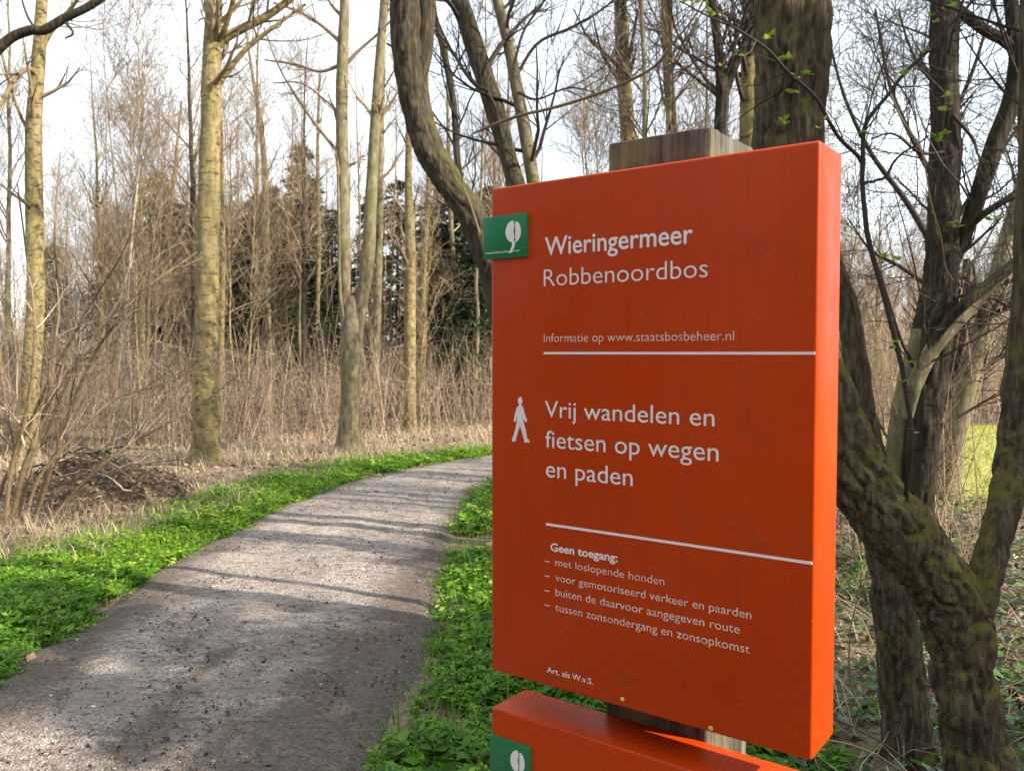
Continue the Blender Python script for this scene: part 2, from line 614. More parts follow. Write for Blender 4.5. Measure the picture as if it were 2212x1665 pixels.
# use rows of equal y where the path runs straight, so both edges stay in step
ys = np.linspace(-8, 24, n_al)
Lr = np.stack([xl(ys), ys], 1)
Rr = np.stack([xr(ys), ys], 1)
t = np.linspace(0, 1, n_ac)[None, :]
wob = 0.30 * (fbm(ys * 1.7, ys * 0 + 2, 8, 4) - .47)[:, None]
wob2 = 0.30 * (fbm(ys * 1.9, ys * 0 + 7, 9, 4) - .47)[:, None]
PX = (Lr[:, :1] - .10 + wob) * (1 - t) + (Rr[:, :1] + .10 + wob2) * t
PY = ys[:, None] + 0 * t
PZ = 0.004 + 0.02 * (1 - (2 * t - 1) ** 2) + 0.042 * (fbm(PX * 4, PY * 2.6, 4, 5) - .45) - 0.035 * np.clip((np.abs(2 * t - 1) - .86) / .14, 0, 1)
edge = np.clip((np.abs(2 * t - 1) - .35) / .65, 0, 1) ** 1.5 + .55 * (fbm(PX * .9 + 3, PY * .9, 31) - .42) + .22 * np.clip((t - .55) / .45, 0, 1) * np.clip((6 - PY) / 3, 0, 1) - .34 * np.clip((PY - 4.3) / 2.5, 0, 1) + .14 * np.clip((5.6 - PY) / 2, 0, 1) + 1.5 * np.clip(.44 - fbm(PX * 4, PY * 2.6, 4, 5), 0, .3)  # edge mud; shade painted into the near stretch, sunlight into the far one
ii, jj = np.meshgrid(np.arange(n_al - 1), np.arange(n_ac - 1), indexing='ij')
quads = np.stack([ii * n_ac + jj, ii * n_ac + jj + 1, (ii + 1) * n_ac + jj + 1, (ii + 1) * n_ac + jj], -1).reshape(-1, 4)
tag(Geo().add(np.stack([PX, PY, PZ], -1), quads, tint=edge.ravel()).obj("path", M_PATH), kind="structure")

# meadow beyond the right-hand trees
mx_ = np.linspace(4.4, 16, 60)
my_ = np.linspace(0, 1, 40)
MXX = mx_[:, None] + 0 * my_[None, :]
y0 = 8.4 + 0.5 * np.sin(mx_ * 1.3)
y1 = np.interp(mx_, [2.2, 4, 8, 16], [14.5, 16.0, 17.5, 18.5])
MYY = y0[:, None] * (1 - my_) + y1[:, None] * my_
ii, jj = np.meshgrid(np.arange(59), np.arange(39), indexing='ij')
quads = np.stack([ii * 40 + jj, (ii + 1) * 40 + jj, (ii + 1) * 40 + jj + 1, ii * 40 + jj + 1], -1).reshape(-1, 4)
tag(Geo().add(np.stack([MXX, MYY, hz(MXX, MYY) + .012], -1), quads).obj("meadow", M_MEADOW_GROUND), kind="structure")

# ------------------------------------------------------------------ sign, lower sign, post
SW, SH, SD = 0.52, 0.785, 0.095
YAW = 0.92926
lv = np.array([-math.sin(YAW), math.cos(YAW), 0])           # along the board, towards its left edge
bv = np.array([math.cos(YAW), math.sin(YAW), 0])            # from the front face towards the back
s_tr = np.array([0.38247, 1.05329, EYE + 0.26409])          # front top right corner
s_tl = s_tr + lv * SW
uv = -lv                                                     # reading direction


def on_sign(px, py, off=0.0):
    """full-size photo pixel -> (u from left edge, v down from top) on the board's front plane"""
    r = ray(px / 1.7096, py / 1.7096)
    o = np.array([0, 0, EYE])
    p0 = s_tl + bv * off
    k = np.dot(p0 - o, bv) / np.dot(r, bv)
    h = o + r * k - p0
    return float(np.dot(h, uv)), float(-h[2])


rot = Matrix(((uv[0], bv[0], 0), (uv[1], bv[1], 0), (0, 0, 1)))    # local x: reading, y: back, z: up
SIGN_RZ = math.atan2(uv[1], uv[0])


def box_mesh(name, x0, x1, y0, y1, z0, z1, mat, bev=0.004, seg=3):
    bm = bmesh.new()
    bmesh.ops.create_cube(bm, size=1)
    for vtx in bm.verts:
        vtx.co = ((x0 + x1) / 2 + vtx.co.x * (x1 - x0), (y0 + y1) / 2 + vtx.co.y * (y1 - y0), (z0 + z1) / 2 + vtx.co.z * (z1 - z0))
    if bev:
        bmesh.ops.bevel(bm, geom=list(bm.edges), offset=bev, segments=seg, affect='EDGES', profile=0.5)
    m = bpy.data.meshes.new(name)
    bm.to_mesh(m)
    bm.free()
    m.polygons.foreach_set("use_smooth", [True] * len(m.polygons))
    m.set_sharp_from_angle(angle=math.radians(40))
    m.materials.append(mat)
    return m


def child(name, mesh, parent):
    o = bpy.data.objects.new(name, mesh)
    C.objects.link(o)
    o.parent = parent
    return o


def text_mesh(name, s, mat, weight=0.0, space=1.0):
    cu = bpy.data.curves.new(name, 'FONT')
    cu.body = s
    cu.size = 1.0
    cu.offset = weight
    cu.space_character = space
    cu.extrude = 0.0
    cu.resolution_u = 4
    o = bpy.data.objects.new(name, cu)
    C.objects.link(o)
    dg = bpy.context.evaluated_depsgraph_get()
    me = bpy.data.meshes.new_from_object(o.evaluated_get(dg))
    bpy.data.objects.remove(o)
    bpy.data.curves.remove(cu)
    me.name = name
    me.materials.clear()
    me.materials.append(mat)
    return me


def lettering(name, s, u0, u1, v, cap, parent, mat, weight=0.0, y=-0.0006, z_top=0.0, u_off=0.0):
    """lay a line of lettering flat on the front, from u0 to u1 with its baseline v below the top"""
    me = text_mesh(name, s, mat, weight)
    co = np.zeros(len(me.vertices) * 3)
    me.vertices.foreach_get("co", co)
    co = co.reshape(-1, 3)
    x0, x1 = co[:, 0].min(), co[:, 0].max()
    sx = (u1 - u0) / (x1 - x0)
    sy = cap / 0.727
    out = np.stack([u0 + (co[:, 0] - x0) * sx, np.full(len(co), y), z_top - v + co[:, 1] * sy], 1)
    me.vertices.foreach_set("co", out.astype(np.float32).ravel())
    me.update()
    return child(name, me, parent)


sign_base = s_tl - np.array([0, 0, SH])
sign = thing("trail_sign", Vector(sign_base), "orange metal sign board with white lettering and walking figure, fixed to the wooden post",
             "sign", "orange boards on the wooden post", SIGN_RZ)
child("panel", box_mesh("panel", 0, SW, 0, SD, 0, SH, M_ORANGE, 0.0045, 3), sign)
for s, a, b_, capx, mat, wgt in [
    ("Wieringermeer", (2012, 940), (2558, 903), 70, M_LETTER, 0.010),
    ("Robbenoordbos", (2008, 1053), (2613, 1029), 66, M_LETTER, -0.008),
    ("Informatie op www.staatsbosbeheer.nl", (2008, 1258), (2710, 1263), 33, M_LETTER_FAINT, -0.006),
    ("Vrij wandelen en", (2012, 1537), (2638, 1577), 64, M_LETTER, 0.0),
    ("fietsen op wegen", (2014, 1649), (2653, 1706), 66, M_LETTER, 0.0),
    ("en paden", (2016, 1759), (2336, 1795), 66, M_LETTER, 0.0),
    ("Geen toegang:", (2033, 2028), (2280, 2078), 30, M_LETTER, 0.022),
    ("met loslopende honden", (2051, 2088), (2453, 2159), 29, M_LETTER_FAINT, -0.004),
    ("voor gemotoriseerd verkeer en paarden", (2051, 2142), (2774, 2286), 29, M_LETTER_FAINT, 0.0),
    ("buiten de daarvoor aangegeven route", (2051, 2197), (2731, 2339), 30, M_LETTER_FAINT, 0.0),
    ("tussen zonsondergang en zonsopkomst", (2051, 2251), (2768, 2415), 30, M_LETTER_FAINT, 0.0),
    ("Art. als W.v.S.", (2020, 2479), (2190, 2527), 22, M_LETTER, 0.006),
]:
    u0, v0 = on_sign(*a)
    u1, v1 = on_sign(*b_)
    cap = on_sign(a[0], a[1])[1] - on_sign(a[0], a[1] - capx)[1]
    lettering("lettering", s, u0, u1, 0.5 * (v0 + v1), cap, sign, mat, wgt, z_top=SH)
for (a, b_) in (((2008, 1298), (3008, 1312)), ((2016, 1931), (2998, 2083))):
    u0, v0 = on_sign(*a)
    u1, v1 = on_sign(*b_)
    vv = 0.5 * (v0 + v1)
    child("rule_line", box_mesh("rule_line", u0, u1, -0.0009, 0.001, SH - vv - .0018, SH - vv + .0018, M_LETTER, 0), sign)
for k, (a, _) in enumerate((((2051, 2088), 0), ((2051, 2142), 0), ((2051, 2197), 0), ((2051, 2251), 0))):
    u0, v0 = on_sign(*a)
    child("bullet_dash", box_mesh("bullet_dash", u0 - .020, u0 - .011, -0.0009, 0.001, SH - v0 + .0035, SH - v0 + .0050, M_LETTER_FAINT, 0), sign)


def flat_shape(name, loops, parent, mat, y0, y1):
    """extruded outline(s) in the board's plane"""
    bm = bmesh.new()
    for lp in loops:
        f = bm.faces.new([bm.verts.new((p[0], y0, p[1])) for p in lp])
        r = bmesh.ops.extrude_face_region(bm, geom=[f])
        for e_ in r['geom']:
            if isinstance(e_, bmesh.types.BMVert):
                e_.co.y = y1
    bmesh.ops.recalc_face_normals(bm, faces=list(bm.faces))
    m = bpy.data.meshes.new(name)
    bm.to_mesh(m)
    bm.free()
    m.materials.append(mat)
    return child(name, m, parent)


# walking figure, traced in its own box 0..1 x 0..1 (y up) and laid on the board
ua, va = on_sign(1891, 1464)
ub, vb = on_sign(1955, 1635)
walker = [(0.42, .83), (.38, .80), (.27, .76), (.16, .60), (.10, .46), (.19, .44), (.28, .58), (.28, .44), (.16, .22), (0.0, .05), (.02, .0),
          (.22, .02), (.22, .06), (.36, .25), (.46, .37), (.56, .25), (.70, .06), (.72, 0), (1.0, .01), (.98, .05), (.86, .09), (.80, .25),
          (.68, .42), (.64, .55), (.70, .50), (.80, .44), (.86, .49), (.73, .62), (.64, .76), (.57, .80), (.52, .83)]
head = [(.47 + .125 * math.cos(k / 14 * 2 * math.pi), .912 + .085 * math.sin(k / 14 * 2 * math.pi)) for k in range(14)]
to = lambda p: (ua + p[0] * (ub - ua), SH - vb + p[1] * (vb - va))
flat_shape("walker_pictogram", [[to(p) for p in walker], [to(p) for p in head]], sign, M_LETTER, -0.0009, 0.001)
for px, py in ((2624, 2687), (2298, 2580)):
    u0, v0 = on_sign(px, py)
    g = Geo()
    add_tubes(g, [(u0, .002, SH - v0), (u0, -.0018, SH - v0), (u0, -.0026, SH - v0)], [.0034, .0034, .0001], 10)
    g.obj("screw", M_SCREW, sign)


def badge(parent, u0, u1, v0, v1, H):
    """green plate with the white tree emblem and its line of small lettering"""
    bd = child("badge", box_mesh("badge", u0, u1, -0.004, 0.0015, H - v1, H - v0, M_BADGE, 0.001, 2), parent)
    w, h = u1 - u0, v1 - v0
    cx_, cz_ = u0 + .70 * w, H - v0 - .40 * h
    rx_, rz_ = .17 * w, .25 * h
    y0, y1 = -0.0046, -0.0038
    left, right = [], []
    for k in range(17):                      # two half crowns either side of the vein
        a = math.pi / 2 + math.pi * k / 16
        left.append((cx_ + rx_ * math.cos(a), cz_ + rz_ * math.sin(a)))
        a = -math.pi / 2 + math.pi * k / 16
        right.append((cx_ + .05 * w + rx_ * .72 * math.cos(a), cz_ - .01 * h + rz_ * .94 * math.sin(a)))
    left += [(cx_ + .03 * w, cz_ - .5 * rz_), (cx_ + .005 * w, cz_ + .1 * rz_), (cx_ + .03 * w, cz_ + .6 * rz_)]
    trunk = [(cx_ - .02 * w, cz_ - .92 * rz_), (cx_ + .05 * w, cz_ - .92 * rz_), (cx_ + .03 * w, cz_ - 1.4 * rz_), (cx_ - .03 * w, cz_ - 1.95 * rz_),
             (cx_ - .10 * w, cz_ - 1.95 * rz_), (cx_ - .03 * w, cz_ - 1.4 * rz_)]
    flat_shape("emblem", [left, right, trunk], bd, M_LETTER, y0, y1)
    lettering("badge_lettering", "staatsbosbeheer", u0 + .07 * w, u0 + .86 * w, v0 + .87 * h, .055 * h, bd, M_LETTER, 0.004, y=-0.0046, z_top=H)
    return bd


u0, v0 = on_sign(1788, 797)
u1, v1 = on_sign(1950, 948)
badge(sign, u0, u1, v0 + .004, v1, SH)

# lower board: same width, hung just under the first
u0, vtop = on_sign(1826, 2612)
low_top = s_tl[2] - vtop
LH = 0.52
low = thing("trail_sign", Vector((s_tl[0], s_tl[1], low_top - LH)), "second orange sign board with green badge, under the lettered board on the post",
            "sign", "orange boards on the wooden post", SIGN_RZ)
child("panel", box_mesh("panel", 0, SW, 0, SD, 0, LH, M_ORANGE, 0.0045, 3), low)
u0, v0 = on_sign(1812, 2706)
u1, _ = on_sign(1962, 2745)
badge(low, u0, u1, v0 - vtop, v0 - vtop + .072, LH)

# post behind both boards
ul, _ = on_sign(2245, 517, SD)
ur, _ = on_sign(2627, 481, SD)
_, vt = on_sign(2420, 500, SD)
pw = ur - ul
post = thing("wooden_post", Vector(s_tl + uv * ul + bv * SD) * 1.0, "weathered square wooden post carrying both orange boards", "post", rz=SIGN_RZ)
post.location.z = 0
ptop = s_tl[2] - vt
bm = bmesh.new()
nz, nx_ = 26, 14
me = box_mesh("shaft", 0, pw, -0.001, pw * .95, -.4, ptop, M_WOOD, 0.004, 2)
bm.from_mesh(me)
bmesh.ops.subdivide_edges(bm, edges=[e_ for e_ in bm.edges if e_.calc_length() > .05], cuts=13, use_grid_fill=True)
for v_ in bm.verts:
    x_, y_, z_ = v_.co
    w_ = .0035 * (float(fbm(np.array(x_ * 60 + y_ * 45), np.array(z_ * 4), 61, 4)) - .47)
    v_.co.x += w_ * (1 if x_ > pw / 2 else -1) * 1.2
    v_.co.y += w_ * (1 if y_ > pw / 2 else 0)
    if z_ > ptop - .002:
        v_.co.z -= .016 * max(0, float(fbm(np.array(x_ * 26), np.array(y_ * 26 + 5), 62, 3)) - .38)
bm.to_mesh(me)
me.update()
sh = child("shaft", me, post)
bm.free()

# ------------------------------------------------------------------ trees drawn one by one
def limb(g, ctrl, S=10, n=24, seed=0, furrow=0.0, lump=0.04, taper_end=None, k=11, tint=0.5):
    P, R = stem_pts(ctrl)
    PR_ = spline(np.hstack([P, R[:, None]]), n)
    prof = bark_prof(n, S, seed, furrow, lump, k) if (furrow or lump) else None
    add_tubes(g, PR_[:, :3], np.maximum(PR_[:, 3], .0008), S, prof=prof, tint=tint)
    return PR_[:, :3], np.maximum(PR_[:, 3], .0008)


def shift(arr, base):
    return arr - base


class Tree:
    """a tree built from measured stems: the first limb is the trunk, others are branches, fine wood is the crown"""

    def __init__(self, name, label, base, group=None, cat="tree"):
        self.base = np.array([base[0], base[1], 0.0])
        self.root = thing(name, Vector(self.base), label, cat, group)
        self.stems = []

    def part(self, name, ctrl, mat, S=10, n=24, seed=0, furrow=0.0, lump=0.05, k=11, fine=True, root_flare=0.0):
        g = Geo()
        P, R = stem_pts(ctrl)
        PR_ = spline(np.hstack([P, R[:, None]]), n)
        P, R = PR_[:, :3] - self.base, np.maximum(PR_[:, 3], .0008)
        if root_flare:
            R = R * (1 + root_flare * np.exp(-np.maximum(P[:, 2], 0) / 0.14))
        prof = bark_prof(n, S, seed, furrow, lump, k) if (furrow or lump) else None
        add_tubes(g, P, R, S, prof=prof)
        o = g.obj(name, mat, self.root)
        if fine:
            self.stems.append((P, R))
        return o, P, R

    def crown(self, mat, rng, n1=8, n2=5, n3=3, t0=0.3, len1=(.8, 1.6), len2=(.4, .8), len3=(.15, .4), rr=0.35, ang=(30, 65), trop=.08, minr=.002, jit=.12, t1=.97):
        g = Geo()
        for P, R in self.stems:
            a, ra = kids(P[None], R[None], rng, n1, t0, t1, ang, len1, rr, 7, jit, trop, .35, minr * 1.6)
            add_tubes(g, a, ra, 5, rng=rng)
            if n2:
                b, rb = kids(a, ra, rng, n2, .2, .95, (25, 60), len2, .55, 5, jit, trop, .5, minr)
                add_tubes(g, b, rb, 3, rng=rng)
                if n3:
                    c, rc = kids(b, rb, rng, n3, .2, .95, (25, 60), len3, .6, 4, jit, trop, .5, minr * .7)
                    add_tubes(g, c, rc, 3, rng=rng)
        return g.obj("crown", mat, self.root)


rng = np.random.default_rng(7)


def dep(y):
    return gnd(1105, y)[1]


# T1: ochre trunk at the left edge
d = 12.9
t1 = Tree("poplar_tree", "tall ochre-barked tree rising behind the leaning shrub stems", gnd(58, 984)[:2])
t1.part("trunk", [(57, 1000, 48, d), (62, 900, 42, d), (78, 640, 38, d), (74, 430, 34, d), (74, 260, 31, d), (84, 110, 26, d), (90, 0, 22, d), (100, -180, 16, d), (104, -420, 8, d)],
        M_POPLAR, 30, 150, 1, .045, .09, k=11, root_flare=.5)
t1.part("branch", [(84, 170, 13, d), (60, 150, 11, d - .2), (20, 190, 9, d - .4), (-30, 300, 6, d - .6)], M_POPLAR, 8, 16, 2)
t1.part("branch", [(80, 130, 12, d), (110, 70, 10, d), (160, 10, 8, d), (230, -90, 5, d)], M_POPLAR, 8, 16, 3)
t1.part("branch", [(72, 300, 9, d), (40, 240, 7, d), (5, 120, 6, d), (-20, -20, 4, d)], M_POPLAR, 8, 16, 4)
t1.crown(M_TWIG, rng, 9, 5, 3, .35, (.7, 1.7))

# T2: straight trunk left of the path, forking high up
d = dep(1000)
t2 = Tree("poplar_tree", "thick straight ochre trunk with a rising side limb beside the leaf heap", gnd(440, 1000)[:2])
t2.part("trunk", [(440, 1010, 60, d), (442, 940, 52, d), (446, 750, 49, d), (449, 550, 47, d), (452, 380, 44, d), (456, 230, 41, d), (459, 110, 39, d), (463, 0, 34, d), (468, -200, 26, d), (470, -480, 12, d)],
        M_POPLAR, 40, 200, 11, .045, .09, k=15, root_flare=.45)
t2.part("branch", [(462, 110, 22, d), (482, 86, 21, d), (520, 64, 19, d), (575, 36, 17, d), (630, -4, 15, d), (720, -80, 9, d)], M_POPLAR, 10, 22, 12)
t2.part("branch", [(466, 100, 14, d), (482, 72, 12, d - .1), (494, 36, 11, d - .2), (506, -6, 10, d - .3), (530, -90, 6, d - .4)], M_POPLAR, 8, 18, 13)
t2.part("branch", [(458, 200, 15, d), (488, 160, 13, d), (530, 108, 12, d), (590, 60, 9, d), (660, 10, 6, d)], M_POPLAR, 8, 18, 14)
t2.part("branch", [(456, 345, 5, d), (478, 330, 4, d), (505, 300, 3, d), (520, 260, 2, d)], M_TWIG, 6, 12, 15, fine=False)
t2.crown(M_TWIG, rng, 9, 5, 3, .45, (.6, 1.5))

# T3: forked trunk on the verge
d = dep(980)
t3 = Tree("forked_tree", "trunk forking into two tall stems at the bend of the path", gnd(752, 980)[:2])
t3.part("trunk", [(752, 990, 54, d), (754, 930, 44, d), (757, 830, 42, d), (760, 740, 46, d), (760, 690, 42, d), (758, 640, 24, d)], M_GREY, 36, 90, 21, .06, .10, k=13, root_flare=.6, fine=False)
t3.part("stem", [(752, 750, 24, d), (746, 660, 26, d), (743, 540, 27, d), (741, 400, 27, d), (738, 250, 26, d), (740, 120, 24, d), (744, 0, 20, d), (748, -180, 13, d)], M_GREY, 24, 120, 22, .04, .08)
t3.part("stem", [(764, 760, 26, d), (778, 660, 29, d), (794, 560, 28, d), (800, 450, 26, d), (808, 300, 23, d), (818, 150, 20, d), (830, 0, 17, d), (840, -160, 10, d)], M_GREY, 24, 120, 23, .04, .08)
t3.part("branch", [(757, 735, 9, d), (740, 680, 8, d - .1), (733, 600, 7, d - .1), (732, 480, 6, d - .1), (728, 330, 4, d - .1)], M_GREY, 8, 20, 24, fine=False)
for k, cc in enumerate([[(742, 100, 10), (700, 60, 8), (650, 28, 6), (590, 6, 4)], [(739, 140, 9), (690, 155, 7), (640, 140, 6), (570, 130, 3)],
                        [(739, 340, 9), (690, 280, 8), (640, 210, 6), (600, 140, 4), (570, 60, 3)], [(742, 145, 9), (775, 110, 7), (815, 75, 5), (850, 40, 3)],
                        [(738, 250, 6), (700, 215, 5), (650, 180, 4), (590, 180, 3)], [(742, 40, 9), (715, 10, 7), (690, -40, 4)]]):
    t3.part("branch", [(*c, d) for c in cc], M_TWIG, 6, 16, 30 + k)
t3.crown(M_TWIG, rng, 6, 5, 3, .35, (.4, 1.1), (.3, .6))

# further single trunks beyond the bend
for k, (lab, ctrl, y, mat) in enumerate([
    ("slim straight trunk standing in straw grass right of the forked tree", [(885, 940, 30), (885, 860, 25), (885, 700, 26), (886, 540, 23), (882, 400, 17), (884, 250, 13), (888, 60, 9), (890, -120, 4)], 930, M_POPLAR),
    ("slender dark trunk close behind the forked tree", [(808, 930, 18), (812, 740, 19), (818, 520, 18), (822, 330, 14), (826, 160, 12), (830, -60, 7)], 915, M_GREY),
    ("thin ochre stem just right of the slim straight trunk", [(912, 910, 14), (912, 740, 14), (916, 560, 12), (925, 420, 10), (922, 250, 7), (925, 60, 4)], 905, M_POPLAR),
    ("pale thin trunk leaning slightly in front of dark conifer", [(998, 905, 17), (990, 780, 15), (982, 640, 13), (974, 480, 10), (968, 300, 8), (966, 100, 5)], 900, M_GREY),
    ("straight brown trunk midway between the thick ochre trunk and the forked tree", [(582, 905, 18), (578, 740, 17), (576, 600, 16), (574, 430, 14), (566, 300, 11), (548, 180, 7), (530, 60, 4)], 898, M_GREY),
    ("thin pale pole among thicket left of the forked tree", [(678, 900, 12), (684, 700, 11), (688, 520, 10), (686, 330, 8), (690, 160, 5)], 892, M_POPLAR),
    ("slim double-tinted stem touching right side of the thick ochre trunk", [(474, 940, 11), (478, 760, 11), (481, 560, 11), (480, 400, 8), (478, 250, 5)], 930, M_POPLAR),
    ("mossy yellow stem left of the thick ochre trunk", [(372, 905, 15), (366, 760, 15), (362, 640, 13), (366, 500, 9), (376, 380, 7), (392, 220, 4)], 898, M_POPLAR),
]):
    d = dep(y)
    b0 = gnd(ctrl[0][0], y)
    tr = Tree("slender_tree", lab, b0[:2], "single trunks beyond the left verge")
    tr.part("trunk", [(*c, d) for c in ctrl], mat, 12, 44, 50 + k, .015, .06, root_flare=.3)
    tr.crown(M_TWIG, rng, 14, 5, 3, .3, (.5, 1.6), (.3, .7))

# pale birch sapling in front of the heap
d = dep(985)
tb = Tree("birch_sapling", "thin white-barked birch sapling growing behind the leaf heap", gnd(262, 985)[:2])
tb.part("trunk", [(262, 995, 7, d), (264, 900, 6.5, d), (268, 800, 7, d), (272, 690, 7, d), (278, 590, 6, d), (288, 480, 5, d), (302, 350, 4, d), (312, 240, 2, d)], M_BIRCH, 8, 40, 71, 0, .05)
tb.crown(M_TWIG, rng, 16, 4, 2, .3, (.4, 1.0), (.2, .45), minr=.0015)

# leaning tree behind the sign
d = 4.5
tl = Tree("leaning_tree", "dark mossy trunk curving out to the left from behind the orange sign", at(1190, 1385, d)[:2])
tl.part("trunk", [(1192, 1400, 92, d), (1170, 1200, 78, d), (1130, 950, 68, d), (1095, 740, 62, d), (1062, 580, 60, d), (1022, 470, 60, d), (970, 395, 62, d), (925, 315, 64, d), (895, 220, 64, d),
                  (880, 120, 66, d), (878, 30, 68, d), (884, -60, 60, d), (900, -200, 46, d), (905, -420, 28, d)], M_MOSSY, 72, 300, 81, .10, .14, k=17, root_flare=.3)
tl.part("stem", [(905, 190, 20, d - .02), (916, 120, 34, d), (920, 40, 38, d), (926, -40, 36, d), (950, -180, 26, d), (985, -380, 12, d)], M_MOSSY, 22, 50, 82, .05, .08, k=9)
tl.part("branch", [(868, 112, 7, d), (852, 104, 6, d), (838, 97, 4, d), (834, 94, 2, d)], M_TWIG_DARK, 7, 10, 83, fine=False)
tl.part("branch", [(1040, 520, 7, d - .06), (1015, 440, 5, d - .12), (1000, 400, 3, d - .14), (1004, 350, 2, d - .15)], M_TWIG, 6, 14, 84, fine=False)
tl.crown(M_TWIG_DARK, rng, 7, 5, 3, .80, (.5, 1.2), rr=.2)

# pair of stems from one root behind the sign
d = 6.6
tp = Tree("twin_stem_tree", "pair of curved mossy stems appearing above the sign's top left corner", at(1255, 1188, d)[:2])
tp.part("stem", [(1255, 1200, 56, d), (1215, 950, 46, d), (1165, 640, 40, d), (1125, 440, 38, d), (1092, 320, 38, d), (1065, 225, 40, d), (1030, 120, 40, d), (998, 20, 38, d), (960, -120, 30, d), (930, -320, 16, d)],
        M_MOSSY, 40, 160, 91, .06, .12, k=13)
tp.part("stem", [(1262, 1200, 44, d - .05), (1225, 900, 36, d), (1180, 560, 31, d), (1153, 400, 29, d), (1136, 300, 28, d), (1118, 200, 27, d), (1098, 100, 25, d), (1074, 0, 22, d), (1050, -120, 17, d), (1010, -320, 8, d)],
        M_GREY, 20, 80, 92, .03, .08)
for k, cc in enumerate([[(1112, 170, 8), (1160, 95, 7), (1230, 62, 6), (1290, 28, 5), (1340, -10, 4)], [(1085, 300, 9), (1062, 215, 7), (1010, 165, 6), (960, 80, 5), (925, -10, 4)],
                        [(1108, 150, 7), (1130, 70, 6), (1170, 10, 5), (1210, -60, 3)], [(1118, 200, 7), (1160, 215, 5), (1230, 190, 4), (1300, 205, 2)]]):
    tp.part("branch", [(*c, d - .1 * k) for c in cc], M_TWIG_DARK, 6, 18, 95 + k)
tp.crown(M_TWIG_DARK, rng, 9, 6, 4, .35, (.5, 1.3), (.3, .7), minr=.0025)
# light twig crossing behind the sign's top
tp.part("branch", [(1020, 290, 4, 5.6), (1053, 275, 6, 5.4), (1123, 250, 7, 5.2), (1200, 232, 7, 5.0), (1299, 200, 7, 4.8), (1404, 151, 6, 4.6), (1450, 98, 5, 4.5), (1498, 39, 4, 4.4), (1530, -20, 3, 4.3)],
        M_SHRUB, 7, 40, 99, fine=False)

# slim stem behind the leaning tree
d = 8.0
ts = Tree("slender_tree", "slim dark stem between the leaning trunk and the twin stems", at(1120, 1100, d)[:2])
ts.part("trunk", [(1120, 1125, 24, d), (1088, 800, 20, d), (1048, 610, 18, d), (1010, 470, 16, d), (988, 350, 15, d), (980, 230, 14, d), (962, 130, 14, d), (940, 40, 12, d), (915, -60, 9, d)], M_DARK, 12, 50, 101, .02, .06)
ts.crown(M_TWIG_DARK, rng, 14, 6, 3, .35, (.5, 1.4), (.3, .7))

# stems above the sign
for k, (lab, ctrl, d, mat) in enumerate([
    ("straight ochre trunk seen above the sign left of the post top", [(1385, 1060, 44), (1375, 700, 36), (1360, 420, 33), (1355, 280, 32), (1346, 150, 30), (1340, 20, 27), (1338, -120, 22), (1330, -320, 10)], 9.6, M_POPLAR),
    ("slim twisting stem rising behind the post top", [(1470, 1045, 22), (1460, 700, 20), (1452, 400, 18), (1448, 280, 17), (1440, 160, 17), (1436, 60, 15), (1430, -60, 12), (1420, -220, 6)], 9.9, M_GREY),
    ("thin sinuous stem leaning against the sky right of the post top", [(1500, 1080, 16), (1480, 700, 14), (1470, 420, 13), (1458, 300, 12), (1452, 200, 11), (1446, 120, 11), (1448, 20, 9), (1440, -120, 5)], 9.0, M_DARK),
    ("dark stem forking low against sky between post top and furrowed trunk", [(1600, 1200, 40), (1580, 800, 34), (1562, 450, 30), (1556, 290, 28), (1560, 200, 28), (1552, 110, 20), (1540, 20, 17), (1520, -120, 12), (1490, -320, 6)], 6.4, M_DARK),
    ("sunlit trunk partly hidden by the furrowed trunk", [(1650, 1130, 48), (1635, 700, 42), (1622, 400, 40), (1616, 260, 38), (1618, 120, 34), (1622, -20, 30), (1628, -220, 18)], 7.6, M_POPLAR),
]):
    tr = Tree("slender_tree", lab, at(ctrl[0][0], ctrl[0][1] - 15, d)[:2], "stems seen above the sign")
    tr.part("trunk", [(*c, d) for c in ctrl], mat, 16, 70, 110 + k, .03, .08, root_flare=.3)
    if k == 3:
        tr.part("stem", [(1558, 225, 22, d), (1578, 165, 19, d), (1605, 100, 16, d), (1632, 30, 13, d), (1660, -80, 8, d)], M_DARK, 12, 30, 118, .02, .06)
    tr.crown(M_TWIG_DARK, rng, 16, 6, 4, .45, (.5, 1.5), (.3, .8), minr=.0028)

# forked tree at the right: limb runs up-left behind the sign and comes out above it
d = 2.62
tf = Tree("furrowed_tree", "thick furrowed mossy trunk forking right beside the sign, leaning behind it", at(2118, 1790, d)[:2])
tf.part("trunk", [(2150, 1850, 190, d), (2126, 1720, 150, d), (2108, 1600, 130, d), (2086, 1480, 126, d), (2074, 1390, 130, d), (2050, 1295, 136, d), (1998, 1212, 140, d), (1928, 1130, 140, d), (1852, 1030, 140, d),
                  (1782, 910, 142, d), (1734, 780, 142, d), (1706, 620, 142, d), (1700, 450, 142, d), (1704, 300, 142, d), (1712, 150, 145, d), (1717, 0, 142, d), (1726, -200, 130, d), (1730, -500, 100, d), (1710, -900, 55, d)],
        M_FURROW, 100, 360, 121, .15, .13, k=21)
tf.part("stem", [(2085, 1400, 60, d), (2108, 1310, 74, d), (2136, 1215, 68, d + .02), (2164, 1110, 66, d + .05), (2190, 1000, 74, d + .1), (2205, 880, 80, d + .1), (2222, 700, 76, d + .1), (2236, 400, 70, d + .1), (2240, 0, 60, d + .1), (2220, -400, 40, d + .1)],
        M_FURROW, 64, 220, 122, .12, .12, k=15)
tf.crown(M_TWIG_DARK, rng, 6, 6, 4, .78, (.5, 1.3), rr=.12, minr=.0022)

